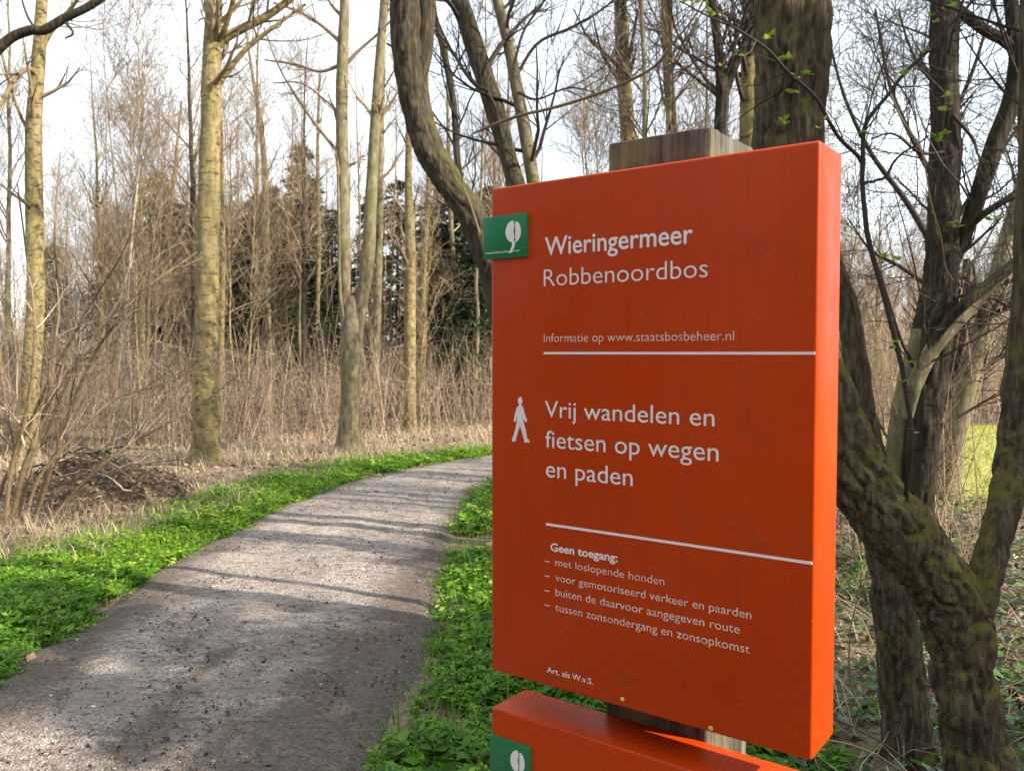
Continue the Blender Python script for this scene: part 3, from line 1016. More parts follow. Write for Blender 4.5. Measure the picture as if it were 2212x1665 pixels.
d = 3.15
tg = Tree("dead_tree", "dark rotten stem with a pale strip of bare wood beside the sign", at(1965, 1655, d)[:2])
tg.part("trunk", [(1968, 1690, 136, d), (1956, 1580, 104, d), (1942, 1450, 96, d), (1930, 1310, 92, d), (1912, 1180, 80, d), (1896, 1060, 66, d), (1874, 940, 54, d), (1851, 800, 48, d), (1828, 660, 42, d), (1796, 540, 36, d), (1755, 330, 30, d), (1735, 100, 20, d), (1725, -150, 10, d)],
        M_FURROW, 80, 260, 131, .16, .16, k=15)

# cluster of stems behind: B and its limbs
d = 5.0
tB = Tree("multi_stem_tree", "dark upright trunk with spreading limbs behind the furrowed trunk", at(1990, 1295, d)[:2])
tB.part("trunk", [(1990, 1330, 72, d), (1986, 1180, 62, d), (1988, 1040, 62, d), (1994, 900, 72, d), (2008, 760, 80, d), (2026, 640, 74, d), (2037, 520, 64, d), (2040, 380, 60, d), (2039, 220, 58, d), (2040, 60, 57, d), (2042, -120, 50, d), (2046, -400, 34, d)],
        M_DARK, 56, 220, 141, .11, .10, k=15)
tB.part("limb", [(1935, 1100, 40, d + .1), (1932, 1010, 42, d + .1), (1944, 900, 42, d + .05), (1966, 800, 42, d), (1992, 715, 40, d)], M_GREY, 20, 40, 142, .03, .06, fine=False)
tB.part("limb", [(1958, 900, 26, d - .15), (1976, 830, 32, d - .2), (2010, 760, 34, d - .2), (2056, 706, 32, d - .2), (2104, 655, 28, d - .2), (2150, 606, 24, d - .2), (2215, 555, 20, d - .2), (2300, 480, 14, d - .2)], M_GREY, 18, 46, 143, .03, .06)
tB.part("limb", [(2010, 745, 18, d - .3), (2050, 690, 22, d - .35), (2090, 650, 24, d - .4), (2140, 610, 24, d - .4), (2210, 555, 22, d - .4), (2300, 500, 16, d - .4)], M_DARK, 14, 40, 144, .03, .06)
tB.part("limb", [(2062, 560, 24, d), (2085, 500, 30, d), (2102, 450, 34, d), (2122, 390, 36, d), (2148, 312, 38, d), (2184, 220, 38, d), (2198, 130, 36, d), (2190, 60, 30, d), (2176, -40, 26, d), (2150, -200, 16, d)], M_DARK, 22, 60, 145, .04, .07)
tB.part("limb", [(2052, 0, 18, d), (2080, 30, 24, d), (2130, 68, 24, d), (2165, 86, 24, d), (2196, 110, 26, d)], M_DARK, 16, 26, 146, .03, .05, fine=False)
tB.part("limb", [(2085, 500, 14, d - .1), (2120, 466, 16, d - .15), (2165, 436, 15, d - .2), (2215, 405, 13, d - .2), (2290, 370, 8, d - .2)], M_DARK, 12, 24, 147, .02, .05)
for k, cc in enumerate([[(2058, 250, 9), (2100, 300, 7), (2115, 340, 5), (2150, 360, 4)], [(2036, 200, 8), (1990, 150, 6), (1960, 90, 5), (1940, 20, 3)], [(2060, 640, 8), (2130, 640, 6), (2190, 665, 5), (2230, 640, 3)],
                        [(2070, 900, 6), (2140, 860, 5), (2215, 830, 4)], [(2196, 160, 8), (2170, 90, 6), (2150, 20, 5), (2140, -60, 3)], [(2040, 330, 8), (1985, 330, 6), (1930, 290, 5), (1880, 300, 3)]]):
    tB.part("branch", [(*c, d - .1) for c in cc], M_TWIG_DARK, 7, 18, 150 + k)
tB.crown(M_TWIG_DARK, rng, 11, 6, 3, .15, (.4, 1.3), (.25, .6), (.12, .35), rr=.16, minr=.0017)

d = 6.8
tw = Tree("twiggy_tree", "bare tree spreading a web of fine twigs behind the dark upright trunk", at(2004, 1165, d)[:2])
tw.part("trunk", [(2004, 1190, 40, d), (2006, 900, 34, d), (2030, 600, 30, d), (2036, 350, 26, d), (2030, 120, 20, d), (2010, -150, 12, d)], M_DARK, 16, 50, 165, .04, .08)
for k, cc in enumerate([[(2030, 560, 16), (1960, 440, 13), (1880, 330, 10), (1820, 200, 7), (1780, 40, 4)], [(2034, 420, 14), (1970, 300, 11), (1920, 180, 8), (1890, 20, 5)],
                        [(2034, 520, 14), (2100, 420, 11), (2160, 330, 8), (2230, 230, 5)], [(2034, 640, 12), (1950, 580, 9), (1880, 540, 6), (1830, 470, 3)], [(2034, 300, 12), (2090, 180, 9), (2130, 60, 6), (2160, -60, 3)]]):
    tw.part("branch", [(*c, d + .2 * (k - 2)) for c in cc], M_TWIG_DARK, 8, 20, 166 + k)
tw.crown(M_TWIG_DARK, rng, 15, 7, 5, .2, (.5, 1.3), (.3, .7), (.15, .45), rr=.3, minr=.0026, trop=.0)

d = dep(1075)
tD = Tree("slender_tree", "sunlit pale leaning stem beside the meadow", gnd(2040, 1075)[:2])
tD.part("trunk", [(2036, 1090, 64, d), (2049, 1010, 52, d), (2064, 930, 48, d), (2079, 860, 46, d), (2099, 790, 42, d), (2130, 680, 38, d), (2160, 570, 35, d), (2195, 440, 30, d), (2230, 300, 24, d), (2260, 100, 16, d)], M_GREY, 20, 60, 161, .03, .08)
tD.part("stem", [(2018, 1080, 30, d + .2), (2022, 960, 30, d + .2), (2040, 860, 28, d + .2), (2062, 770, 26, d + .2), (2078, 690, 22, d + .2), (2088, 560, 14, d + .2)], M_MOSSY, 16, 40, 162, .03, .06)
tD.crown(M_TWIG_DARK, rng, 16, 6, 4, .3, (.5, 1.2), minr=.0025)

# ------------------------------------------------------------------ budding shoot growing from the furrowed trunk
def leaflets(g, p, rng, n=4, size=.016, up=.5):
    for _ in range(n):
        a = rng.uniform(0, 2 * math.pi)
        dirv = norm(np.array([math.cos(a), math.sin(a), rng.uniform(-.2, 1.0) * up + .2]))
        side = norm(np.cross(dirv, np.array([0, 0, 1]) + .3 * rng.normal(size=3)))
        nn = np.cross(side, dirv)
        s = size * rng.uniform(.6, 1.3)
        q = [p, p + dirv * s * .45 + side * s * .34 + nn * s * .10, p + dirv * s * 1.05, p + dirv * s * .45 - side * s * .34 + nn * s * .10, p + dirv * s * .5]
        g.add(q, tris=[(0, 1, 4), (1, 2, 4), (2, 3, 4), (3, 0, 4)], tint=rng.random())


ds = 2.42
tf_base = tf.base
shoots = [
    [(1957, 1075, 10, 2.56), (1958, 1035, 10, 2.5), (1966, 968, 10, ds), (1962, 895, 10, ds), (1951, 825, 10, ds), (1938, 763, 11, ds), (1923, 702, 11, ds), (1902, 618, 11, ds), (1885, 560, 11, ds), (1870, 491, 11, ds), (1863, 403, 10, ds), (1865, 344, 10, ds)],
    [(1866, 360, 9, ds), (1851, 333, 8.5, ds), (1809, 291, 8, ds - .05), (1760, 207, 7, ds - .1), (1707, 158, 7, ds - .12), (1661, 109, 6, ds - .15), (1600, 66, 5, ds - .2), (1540, 40, 4, ds - .2), (1468, 4, 3, ds - .2)],
    [(1864, 352, 9, ds), (1868, 274, 9, ds), (1918, 204, 8, ds), (1956, 155, 8, ds), (2002, 109, 7.5, ds), (2042, 63, 7, ds), (2097, 5, 6, ds), (2150, -60, 4, ds)],
    [(1866, 396, 6, ds), (1890, 390, 6, ds), (1914, 379, 6, ds), (1938, 340, 5, ds), (1975, 315, 4, ds), (2005, 294, 3, ds)],
    [(1921, 200, 3.6, ds), (1950, 262, 3.4, ds - .06), (1985, 312, 3.2, ds - .1), (2000, 372, 3.2, ds - .1), (2012, 440, 3, ds - .08), (2028, 500, 3, ds - .05), (2040, 570, 2.6, ds), (2058, 606, 2, ds)],
    [(1958, 155, 5, ds), (1955, 230, 4, ds), (1953, 150, 4, ds), (1930, 80, 4, ds - .1), (1918, 62, 3, ds - .1)],
    [(1640, 340, 4, ds + .05), (1680, 395, 4, ds - .1), (1662, 300, 4, ds - .1), (1610, 240, 3, ds - .1)],
]
sh_root = None
for k, ctrl in enumerate(shoots):
    if k in (5, 6):
        continue
    P, R = stem_pts(ctrl)
    n = 70 if k == 0 else 44
    PRs = spline(np.hstack([P, R[:, None]]), n)
    jit = np.cumsum(rng.normal(size=(n, 3)), 0) * .0006
    PRs[:, :3] += jit - np.linspace(0, 1, n)[:, None] * jit[-1]
    g = Geo()
    add_tubes(g, PRs[:, :3] - tf_base, np.maximum(PRs[:, 3], .001), 9, tint=.35 if k != 4 else .9)
    if k in (1, 2):
        a, ra = kids((PRs[:, :3] - tf_base)[None], PRs[None, :, 3], rng, 14, .10, .97, (35, 75), (.10, .42), .45, 7, .16, .02, .2, .0011)
        add_tubes(g, a, ra, 5, rng=rng)
    tips = a[:, [3, 6]].reshape(-1, 3) if k in (1, 2) else []
    o = g.obj("shoot", M_TWIG_DARK if k != 4 else M_SHRUB, tf.root)
    for p_ in tips:
        gb = Geo()
        leaflets(gb, p_, rng, 3, .011)
        gb.obj("bud_leaves", M_BUD, o, smooth=False)
    if sh_root is None:
        sh_root = o
for (x, y) in [(1665, 75), (1700, 122), (1692, 268), (2058, 12), (2050, 215), (2038, 240), (2020, 300), (2042, 295), (2063, 482), (2142, 472), (1743, 162), (1472, 8), (1500, 3), (1540, 36), (1712, 205), (1951, 820), (1955, 790), (1940, 855),
               (1966, 930), (1938, 560), (1910, 560), (1958, 158), (2012, 50), (1925, 745), (1868, 290), (1995, 120), (1800, 285)]:
    g = Geo()
    for _ in range(2):
        leaflets(g, at(x + rng.normal() * 5, y + rng.normal() * 5, ds + .015 * rng.normal()) - tf_base, rng, 4, .020)
    g.obj("bud_leaves", M_BUD, sh_root, smooth=False)

# overhanging branch, top left, on a tree that stands just left of the view
d = 5.2
to_ = Tree("overhanging_tree", "tree just left of the view sending a bare black branch over the thicket", at(-420, 1330, d)[:2])
to_.part("trunk", [(-420, 1345, 110, d), (-415, 1000, 92, d), (-400, 600, 84, d), (-385, 300, 76, d), (-370, 0, 66, d), (-350, -500, 40, d)], M_DARK, 28, 60, 171, .06, .08, root_flare=.4)
to_.part("branch", [(-395, 480, 34, d), (-260, 380, 28, d), (-120, 230, 24, d), (-30, 135, 21, d), (20, 85, 20, d), (65, 66, 20, d), (95, 66, 19, d), (140, 40, 18, d), (190, 16, 16, d), (240, -16, 13, d), (330, -80, 8, d)],
         M_DARK, 14, 70, 172, .03, .06)
to_.part("branch", [(138, 45, 7, d), (158, 72, 5, d), (140, 84, 3, d)], M_TWIG_DARK, 6, 10, 173, fine=False)
to_.part("branch", [(88, 68, 5, d), (66, 48, 5, d), (50, 10, 4, d), (40, -40, 3, d)], M_TWIG_DARK, 6, 12, 174, fine=False)

# ------------------------------------------------------------------ leaning shrub at the left
shr = Tree("leaning_shrub", "many-stemmed shrub with pale stems slanting right over the leaf heap", gnd(60, 1130)[:2], cat="shrub")
base_d = dep(1130)
main = [
    [(40, 1150, 16), (70, 1000, 13), (110, 900, 11), (160, 790, 9), (230, 690, 7), (330, 610, 5), (430, 545, 3)],
    [(60, 1150, 15), (110, 1010, 12), (160, 880, 10), (210, 760, 8), (260, 680, 6), (310, 590, 4), (340, 520, 2)],
    [(20, 1150, 20), (50, 1020, 17), (90, 900, 15), (110, 800, 13), (125, 650, 10), (120, 500, 7), (128, 330, 4)],
    [(100, 1140, 10), (150, 1080, 9), (220, 1005, 8), (290, 950, 6), (360, 880, 5), (420, 780, 3)],
    [(80, 1140, 9), (140, 1080, 8), (230, 990, 7), (330, 930, 5), (420, 880, 4), (520, 810, 2)],
    [(10, 1140, 14), (25, 1000, 12), (60, 860, 10), (75, 700, 8), (60, 560, 6), (40, 400, 4)],
    [(50, 1150, 12), (90, 1030, 10), (170, 930, 8), (250, 860, 7), (350, 830, 5), (450, 790, 3)],
    [(30, 1140, 10), (30, 1000, 9), (10, 860, 8), (-10, 700, 6), (-20, 540, 4)],
    [(70, 1140, 8), (100, 1020, 7), (150, 880, 6), (170, 720, 5), (200, 560, 4), (190, 420, 2)],
    [(-20, 1150, 14), (0, 1050, 12), (50, 950, 10), (120, 800, 8), (210, 640, 6), (270, 520, 4), (290, 420, 2)],
]
for k, cc in enumerate(main):
    dd = base_d + rng.uniform(-.25, .3)
    g = Geo()
    ctrl = [(c[0] + rng.normal() * 3, c[1], c[2] * .72, dd + i * rng.uniform(-.04, .10)) for i, c in enumerate(cc)]
    P, R = stem_pts(ctrl)
    PRs = spline(np.hstack([P, R[:, None]]), 40)
    P, R = PRs[:, :3] - shr.base, np.maximum(PRs[:, 3], .002)
    add_tubes(g, P, R, 8, tint=rng.uniform(.3, 1), prof=bark_prof(40, 8, 180 + k, .02, .06))
    g.obj("stem", M_SHRUB, shr.root)
    shr.stems.append((P, R))
shr.crown(M_THICKET, rng, 12, 6, 3, .2, (.5, 1.2), (.25, .6), (.1, .3), rr=.45, ang=(20, 50), trop=.04, minr=.0016)

# ------------------------------------------------------------------ brush heap
hb = gnd(215, 1085)
HEAP_S = .82
heap = thing("leaf_heap", (hb[0], hb[1], 0), "low heap of dead leaves and cut branches beside the green verge", "leaf heap")
heap.scale = (HEAP_S, HEAP_S, HEAP_S)
gxh, gyh = np.meshgrid(np.linspace(-1.35, 1.35, 60), np.linspace(-.85, .95, 44), indexing='ij')
rad = np.hypot(gxh / 1.25, gyh / .8)
hzp = .52 * np.clip(1 - rad ** 2, 0, 1) ** .8 * (.7 + .7 * fbm(gxh * 2.3 + 9, gyh * 2.3 + 9, 5)) + .05 * (fbm(gxh * 9, gyh * 9, 6) - .5) * (rad < 1.05) - .06
ii, jj = np.meshgrid(np.arange(59), np.arange(43), indexing='ij')
quads = np.stack([ii * 44 + jj, (ii + 1) * 44 + jj, (ii + 1) * 44 + jj + 1, ii * 44 + jj + 1], -1).reshape(-1, 4)
Geo().add(np.stack([gxh, gyh, hzp], -1), quads).obj("mound", M_FLOOR, heap)


def heap_z(x, y):
    r = np.hypot(x / 1.25, y / .8)
    return .52 * np.clip(1 - r ** 2, 0, 1) ** .8 * (.7 + .7 * fbm(x * 2.3 + 9, y * 2.3 + 9, 5)) - .02


def leaf_quads(P, rng, size, tint, flat=.4):
    """scatter of bent dead leaves at points P"""
    n = len(P)
    a = rng.uniform(0, 2 * math.pi, n)
    u = np.stack([np.cos(a), np.sin(a), rng.normal(size=n) * flat], -1)
    u = norm(u)
    w = norm(np.cross(u, np.stack([rng.normal(size=n) * flat, rng.normal(size=n) * flat, np.ones(n)], -1)))
    nn = np.cross(w, u)
    s = (rng.uniform(size[0], size[1], n))[:, None]
    V = np.stack([P - u * s, P + w * s * .6 + nn * s * rng.uniform(0, .5, (n, 1)), P + u * s + nn * s * rng.uniform(-.3, .4, (n, 1)), P - w * s * .6 + nn * s * rng.uniform(0, .5, (n, 1))], 1)
    i = np.arange(n)[:, None] * 4
    T = np.concatenate([i + [0, 1, 2], i + [0, 2, 3]])
    return V.reshape(-1, 3), T, np.repeat(tint, 4)


n = 2600
px_, py_ = rng.uniform(-1.3, 1.3, n), rng.uniform(-.8, .85, n)
P = np.stack([px_, py_, heap_z(px_, py_) + rng.uniform(0, .03, n)], -1)
g = Geo()
V, T, tt = leaf_quads(P, rng, (.02, .05), rng.random(n) ** .5)
g.add(V, tris=T, tint=tt)
o = g.obj("dead_leaves", M_LITTER, heap, smooth=False)
o["kind"] = "stuff"
for k in range(26):
    a = rng.uniform(-.9, .9) + (math.pi if rng.random() < .5 else 0)
    c0 = np.array([rng.uniform(-.9, .9), rng.uniform(-.6, .4)])
    Lk = rng.uniform(.4, 1.1)
    tline = np.linspace(-.5, .5, 14)
    x = c0[0] + math.cos(a) * tline * Lk
    y = c0[1] + math.sin(a) * tline * Lk * .6
    z = heap_z(x, y).max() * .6 + heap_z(x, y) * .5 + .015 + tline * rng.uniform(-.45, .45)
    g = Geo()
    P1 = np.stack([x, y, z], -1) + np.cumsum(rng.normal(size=(14, 3)), 0) * .006
    R1 = np.linspace(rng.uniform(.008, .02), .004, 14)
    add_tubes(g, P1, R1, 7, tint=rng.random())
    a1, r1 = kids(P1[None], R1[None], rng, 5, .2, .95, (30, 60), (.15, .4), .5, 5, .12, .05, .3, .0015)
    add_tubes(g, a1, r1, 4, rng=rng)
    g.obj("dead_branch", M_THICKET if k % 3 else M_TWIG_DARK, heap)
# one long forked stick that points at the path
g = Geo()
pts = np.array([gnd(330, 1060), gnd(370, 1050), gnd(410, 1075), gnd(390, 1090), gnd(372, 1100)]) - np.array([hb[0], hb[1], 0])
pts[:, 2] += [.14, .16, .17, .10, .02]
PRs = spline(np.hstack([pts, np.array([[.022], [.02], [.016], [.012], [.006]])]), 24)
add_tubes(g, PRs[:, :3], PRs[:, 3], 8, tint=.1)
g.obj("dead_branch", M_TWIG_DARK, heap)

# ------------------------------------------------------------------ wood: bare trees copied from prototypes
def proto_tree(name, seed, H, r0, n1, ang, len1, start, bend=.06, sides=8, double=False):
    r_ = np.random.default_rng(seed)
    Mh = 18
    def one(x0, y0, lean):
        z = np.linspace(-.15, H, Mh)
        w = np.cumsum(r_.normal(size=(Mh, 2)) * bend, 0) * .35
        w -= w[0]
        return np.stack([x0 + w[:, 0] + lean[0] * z, y0 + w[:, 1] + lean[1] * z, z], -1), r0 * (1 - .9 * np.linspace(0, 1, Mh) ** 1.1) * (1 + .3 * np.exp(-np.linspace(0, 8, Mh)))
    stems = [one(0, 0, r_.normal(size=2) * .02)]
    if double:
        stems.append(one(.06, .03, r_.normal(size=2) * .08))
    gt, gc = Geo(), Geo()
    for P, R in stems:
        add_tubes(gt, P, R, sides, prof=bark_prof(Mh, sides, seed, 0, .08))
        a, ra = kids(P[None], R[None], r_, n1, start, .98, ang, len1, .5, 7, .10, .09, .55, .005)
        add_tubes(gc, a, ra, 4, rng=r_)
        b, rb = kids(a, ra, r_, 7, .2, .97, (25, 50), (.5, 1.2), .55, 5, .10, .07, .5, .0044)
        add_tubes(gc, b, rb, 3, rng=r_)
        c, rc = kids(b, rb, r_, 5, .2, .97, (25, 60), (.25, .7), .6, 4, .14, .04, .5, .0032)
        add_tubes(gc, c, rc, 3, rng=r_)
    return gt, gc


protos = []
for k in range(5):
    protos.append(("bare_tree", proto_tree("p", 300 + k, rng.uniform(8.5, 12), rng.uniform(.045, .085), 26, (22, 48), (1.0, 2.2), .35), [M_POPLAR, M_GREY, M_GREY, M_POPLAR, M_DARK][k],
                   "tall bare woodland tree with fine upright twigs beyond the thicket", "tree", "bare trees deep in the wood"))
for k in range(5):
    protos.append(("sapling", proto_tree("p", 330 + k, rng.uniform(5.0, 7.5), rng.uniform(.02, .038), 20, (16, 38), (.8, 2.0), .22, .05, 6, True), [M_GREY, M_POPLAR][k % 2],
                   "thin young bare tree with whippy twigs standing in the thicket", "sapling", "saplings in the thicket"))
built = []
for (nm, (gt, gc), mat, lab, cat, grp) in protos:
    built.append((nm, gt.mesh("trunk", mat), gc.mesh("crown", M_TWIG), lab, cat, grp))


def plant(kp, x, y, s, rz):
    nm, mt, mc, lab, cat, grp = built[kp]
    r = thing(nm, (x, y, float(hz(x, y))), lab, cat, grp, rz)
    r.scale = (s, s, s)
    for pn, mm in (("trunk", mt), ("crown", mc)):
        o = bpy.data.objects.new(pn, mm)
        C.objects.link(o)
        o.parent = r
    return r


def y_start(x):
    return np.interp(x, [-14, -8, -4.5, -2, 0, 3, 8, 14], [11.5, 12.4, 13.8, 15.6, 17.2, 18.4, 19.2, 20.0])


r2 = np.random.default_rng(21)
spots = []
tries = 0
while len(spots) < 138 and tries < 6000:
    tries += 1
    y = r2.uniform(13, 38)
    x = r2.uniform(-.68 * y, .66 * y)
    if y < y_start(x) + .8 or (y < 25 and xl(y) - .5 < x < xr(y) + .5):
        continue
    md = .7 if y < 24 else .9
    if any((x - a) ** 2 + (y - b) ** 2 < md * md for a, b in spots):
        continue
    spots.append((x, y))
MARKS = [(-99, "beyond the overhanging black branch"), (180, "behind the leaning shrub"), (330, "between birch sapling and thick ochre trunk"), (520, "just right of the thick ochre trunk"),
         (660, "left of the forked tree"), (830, "right behind the forked tree"), (960, "left of the leaning dark trunk"), (1100, "behind the lettered orange board"),
         (1500, "above the post top"), (1830, "between sign edge and dark upright trunk"), (2060, "beyond the meadow scrub")]
LOOK = ["ochre", "grey", "slim grey", "mossy ochre", "dark", "grey twin-stemmed", "ochre twin-stemmed", "pale grey twin-stemmed", "yellowish twin-stemmed", "brownish twin-stemmed"]


def where(x, y):
    px = CXV + x / y * FV
    return [t_ for lo_, t_ in MARKS if px >= lo_][-1] if px >= -99 else MARKS[0][1]


for i, (x, y) in enumerate(spots):
    right = x / y > .02
    tall = r2.random() < (.10 if right else .52)
    kp = int(r2.integers(0, 5)) if tall else 5 + int(r2.integers(0, 5))
    s = r2.uniform(.8, 1.15) if not right else r2.uniform(.55, .8)
    o = plant(kp, x, y, s, r2.uniform(0, 6.28))
    o["label"] = "%s %s %s, %s" % (LOOK[kp], "tree" if kp < 5 else "sapling", "in the thicket" if y < 22 else "far back", where(x, y))
# nearer growth behind and right of the sign, and a few trees out of view to the right that shade the ground
for (kp, x, y, s) in [(6, 1.2, 9.4, .7), (7, 2.4, 10.6, .7), (5, 3.4, 9.0, .6), (8, 2.0, 7.9, .6), (9, 4.4, 11.0, .55), (6, 1.0, 11.5, .8), (5, 5.8, 14.6, .5), (7, 7.2, 15.2, .5), (9, 8.6, 16.0, .55), (8, 6.6, 16.6, .6)]:
    o = plant(kp, x, y, s, r2.uniform(0, 6.28))
    o["label"] = "%s bare sapling near the meadow, %s" % (LOOK[kp], where(x, y))
for (kp, x, y, s, lab) in [(0, 6.2, 1.6, .9, "bare tree off to the right, beyond the sign's sunny side"), (1, 7.4, 3.2, .9, "bare tree off to the right, behind the meadow edge"),
                           (2, 4.4, -1.6, .9, "bare tree behind the viewer shading the near gravel"), (3, 9.0, 5.0, 1.0, "bare tree at the right rim of the meadow"),
                           (4, 6.0, -3.6, 1.0, "bare dark tree behind the viewer by the path's right side"), (0, 8.6, -.6, 1.0, "tall bare tree right of the viewer among the shrubs"),
                           (2, 1.47, 4.35, 1.0, "slim grey tree hidden behind the furrowed trunk above the sign"),
                           (1, .95, 5.5, .55, "thin grey tree behind the lettered board, next to the twin stems"), (3, 1.25, 6.4, .6, "thin mossy tree behind the lettered board's middle"), (2, 1.7, 7.6, .6, "thin slim tree behind the lettered board's right half")]:
    plant(kp, x, y, s, r2.uniform(0, 6.28))["label"] = lab

# ------------------------------------------------------------------ conifers
def conifer(seed, H):
    r_ = np.random.default_rng(seed)
    gt, gc = Geo(), Geo()
    z = np.linspace(-.1, H, 10)
    P = np.stack([0 * z, 0 * z, z], -1)
    R = .12 * (1 - .92 * z / H)
    add_tubes(gt, P, R, 8)
    nb = 210
    zb = r_.uniform(.12, .98, nb) * H
    a = r_.uniform(0, 6.283, nb)
    Lb = (1 - zb / H) ** .8 * 1.7 * r_.uniform(.6, 1.1, nb) + .15
    t = np.linspace(0, 1, 6)
    X = np.cos(a)[:, None] * Lb[:, None] * t
    Yb = np.sin(a)[:, None] * Lb[:, None] * t
    Zb = zb[:, None] + Lb[:, None] * (.25 * t - .45 * t ** 2)
    PB = np.stack([X, Yb, Zb], -1)
    add_tubes(gc, PB, np.maximum(.016 * (1 - t)[None, :] * np.ones((nb, 1)), .003), 3, tint=.1)
    # needle sprays along the branches
    m = 64
    tk = r_.uniform(.12, 1, (nb, m))
    f = tk * 5
    i = np.minimum(f.astype(int), 4)
    fr = (f - i)[..., None]
    kk = np.arange(nb)[:, None]
    p = (PB[kk, i] * (1 - fr) + PB[kk, i + 1] * fr).reshape(-1, 3)
    n = len(p)
    dv = norm(np.stack([np.cos(a), np.sin(a), 0 * a], -1))[:, None, :] * .7 + r_.normal(size=(nb, m, 3)) * np.array([.6, .6, .35])
    dv = norm(dv.reshape(-1, 3))
    sd = norm(np.cross(dv, r_.normal(size=(n, 3))))
    s = r_.uniform(.09, .24, (n, 1))
    V = np.stack([p - sd * s * .13, p + sd * s * .13, p + dv * s + np.array([0, 0, -.02])], 1)
    gc.add(V.reshape(-1, 3), tris=np.arange(n * 3).reshape(-1, 3), tint=np.repeat(r_.random(n), 3))
    return gt.mesh("trunk", M_DARK), gc.mesh("crown", M_NEEDLE, smooth=False)


con = [conifer(400 + k, 7.4) for k in range(3)]
for k, (x, y, dd, s) in enumerate([(345, 860, 25, .95), (590, 860, 26, .92), (655, 850, 30, 1.22), (1000, 860, 22, .78), (1040, 850, 24, .85), (540, 850, 28, .9), (300, 850, 29, .85), (960, 850, 27, .95), (860, 850, 28, 1.0), (720, 850, 27, .85),
                                   (1120, 850, 24, .8), (430, 850, 30, .9), (230, 850, 31, .8), (500, 850, 31, .95), (620, 850, 24, .7), (800, 850, 31, 1.0), (920, 850, 24, .8), (380, 850, 27, .8), (120, 850, 33, .8), (1060, 850, 29, 1.0), (560, 860, 22.5, .80), (620, 860, 21, .72), (500, 860, 23.5, .7), (330, 860, 22.5, .78), (390, 860, 24, .8), (950, 870, 20.5, .66), (1030, 870, 19.8, .7), (660, 860, 23, .8)]):
    p = at(x, y, dd)
    r = thing("spruce_tree", (p[0], p[1], -.03), "%s dark spruce %s bare stems, %s" % ("tall" if s * dd > 24 else "mid-height" if s * dd > 19 else "low", "among" if dd < 24 else "behind" if dd < 28.5 else "far behind", where(p[0], p[1])), "conifer", "spruces deep in the wood", rng.uniform(0, 6))
    r.scale = (s, s, s)
    for pn, mm in zip(("trunk", "crown"), con[k % 3]):
        o = bpy.data.objects.new(pn, mm)
        C.objects.link(o)
        o.parent = r

# the wood goes on behind the viewer: unseen evergreens added to block light
for k in range(34):
    x, y = [(4.6, 1.7), (5.1, .75), (4.2, 2.0)][k - 31] if k >= 31 else (rng.uniform(-3.6, 2.0), rng.uniform(-13, -9)) if k >= 22 else (rng.uniform(-13, -4.6), rng.uniform(-9, 1.5)) if k < 13 else (rng.uniform(-4.2, 1.5), rng.uniform(-11, -6.5))  # last few stand right of view, added to shade the near gravel
    s_ = rng.uniform(1.0, 1.3) if k < 31 else .78
    r = thing("spruce_tree", (x, y, -.03), "unseen spruce added to the wood behind the viewer to block light, along the path's " + ("left side" if k < 13 else "far end" if k < 31 else "right side, shading the gravel"), "conifer", "unseen spruces added to block light", rng.uniform(0, 6))
    r.scale = (s_, s_, s_)
    for pn, mm in zip(("trunk", "crown"), con[k % 3]):
        o = bpy.data.objects.new(pn, mm)
        C.objects.link(o)
        o.parent = r

# ------------------------------------------------------------------ thicket (uncountable stems)
def thicket(name, label, xs, ys_, hts, rads, rng, mat, twigs=4, M=6, lean=.12, trop=.04):
    ok = (ys_ > 25) | (xs < xl(ys_) - .35) | (xs > xr(ys_) + .35)
    xs, ys_, hts, rads = xs[ok], ys_[ok], hts[ok], rads[ok]
    n = len(xs)
    P = np.zeros((n, M, 3))
    P[:, 0] = np.stack([xs, ys_, hz(xs, ys_) - .05], -1)
    dv = norm(np.stack([rng.normal(size=n) * lean, rng.normal(size=n) * lean, np.ones(n)], -1))
    for m in range(1, M):
        dv = norm(dv + rng.normal(size=dv.shape) * np.array([.07, .07, .03]))
        P[:, m] = P[:, m - 1] + dv * (hts / (M - 1))[:, None]
    R = rads[:, None] * np.linspace(1, .3, M)[None, :]
    g = Geo()
    add_tubes(g, P, R, 3, rng=rng)
    if twigs:
        a, ra = kids(P, R, rng, twigs, .15, .98, (20, 85), (.35, 1.1), .6, 3, .20, trop, .3, .0022)
        add_tubes(g, a, ra, 3, rng=rng)
    o = g.obj(name, mat)
    tag(o, label, "undergrowth", kind="stuff")
    return o


r3 = np.random.default_rng(33)


def scatter(n, xlo, xhi, depth, rng, off=0.0):
    x = rng.uniform(xlo, xhi, n)
    y = y_start(x) + off + rng.random(n) ** 1.3 * depth
    return x, y


x, y = scatter(4900, -15, 12, 9, r3)
thicket("undergrowth", "dense brown thicket of whippy stems filling the wood's edge", x, y, (.5 + 2.7 * fbm(x * .8, y * .8, 51) * r3.uniform(.4, 1.3, len(x))), r3.uniform(.0025, .008, len(x)), r3, M_THICKET, 5, 4, .26)
x, y = scatter(2300, -26, 26, 22, r3, 6)
thicket("far_thicket", "distant tangle of bare brush closing the view between the trunks", x, y, r3.uniform(2.2, 6.0, len(x)), r3.uniform(.004, .013, len(x)), r3, M_THICKET, 6, 4, .16)
x = r3.uniform(-60, 60, 3200)
y = r3.uniform(44, 78, 3200)
thicket("distant_wood", "far grey-brown wood seen as one mass behind everything", x, y, r3.uniform(3.5, 8.5, 3200), r3.uniform(.025, .07, 3200), r3, M_THICKET, 4, 3, .06)
x = r3.uniform(4.4, 15, 1500)
y = np.interp(x, [2.2, 4, 8, 16], [14.7, 16.2, 17.7, 18.7]) + r3.random(1500) ** 1.2 * 5
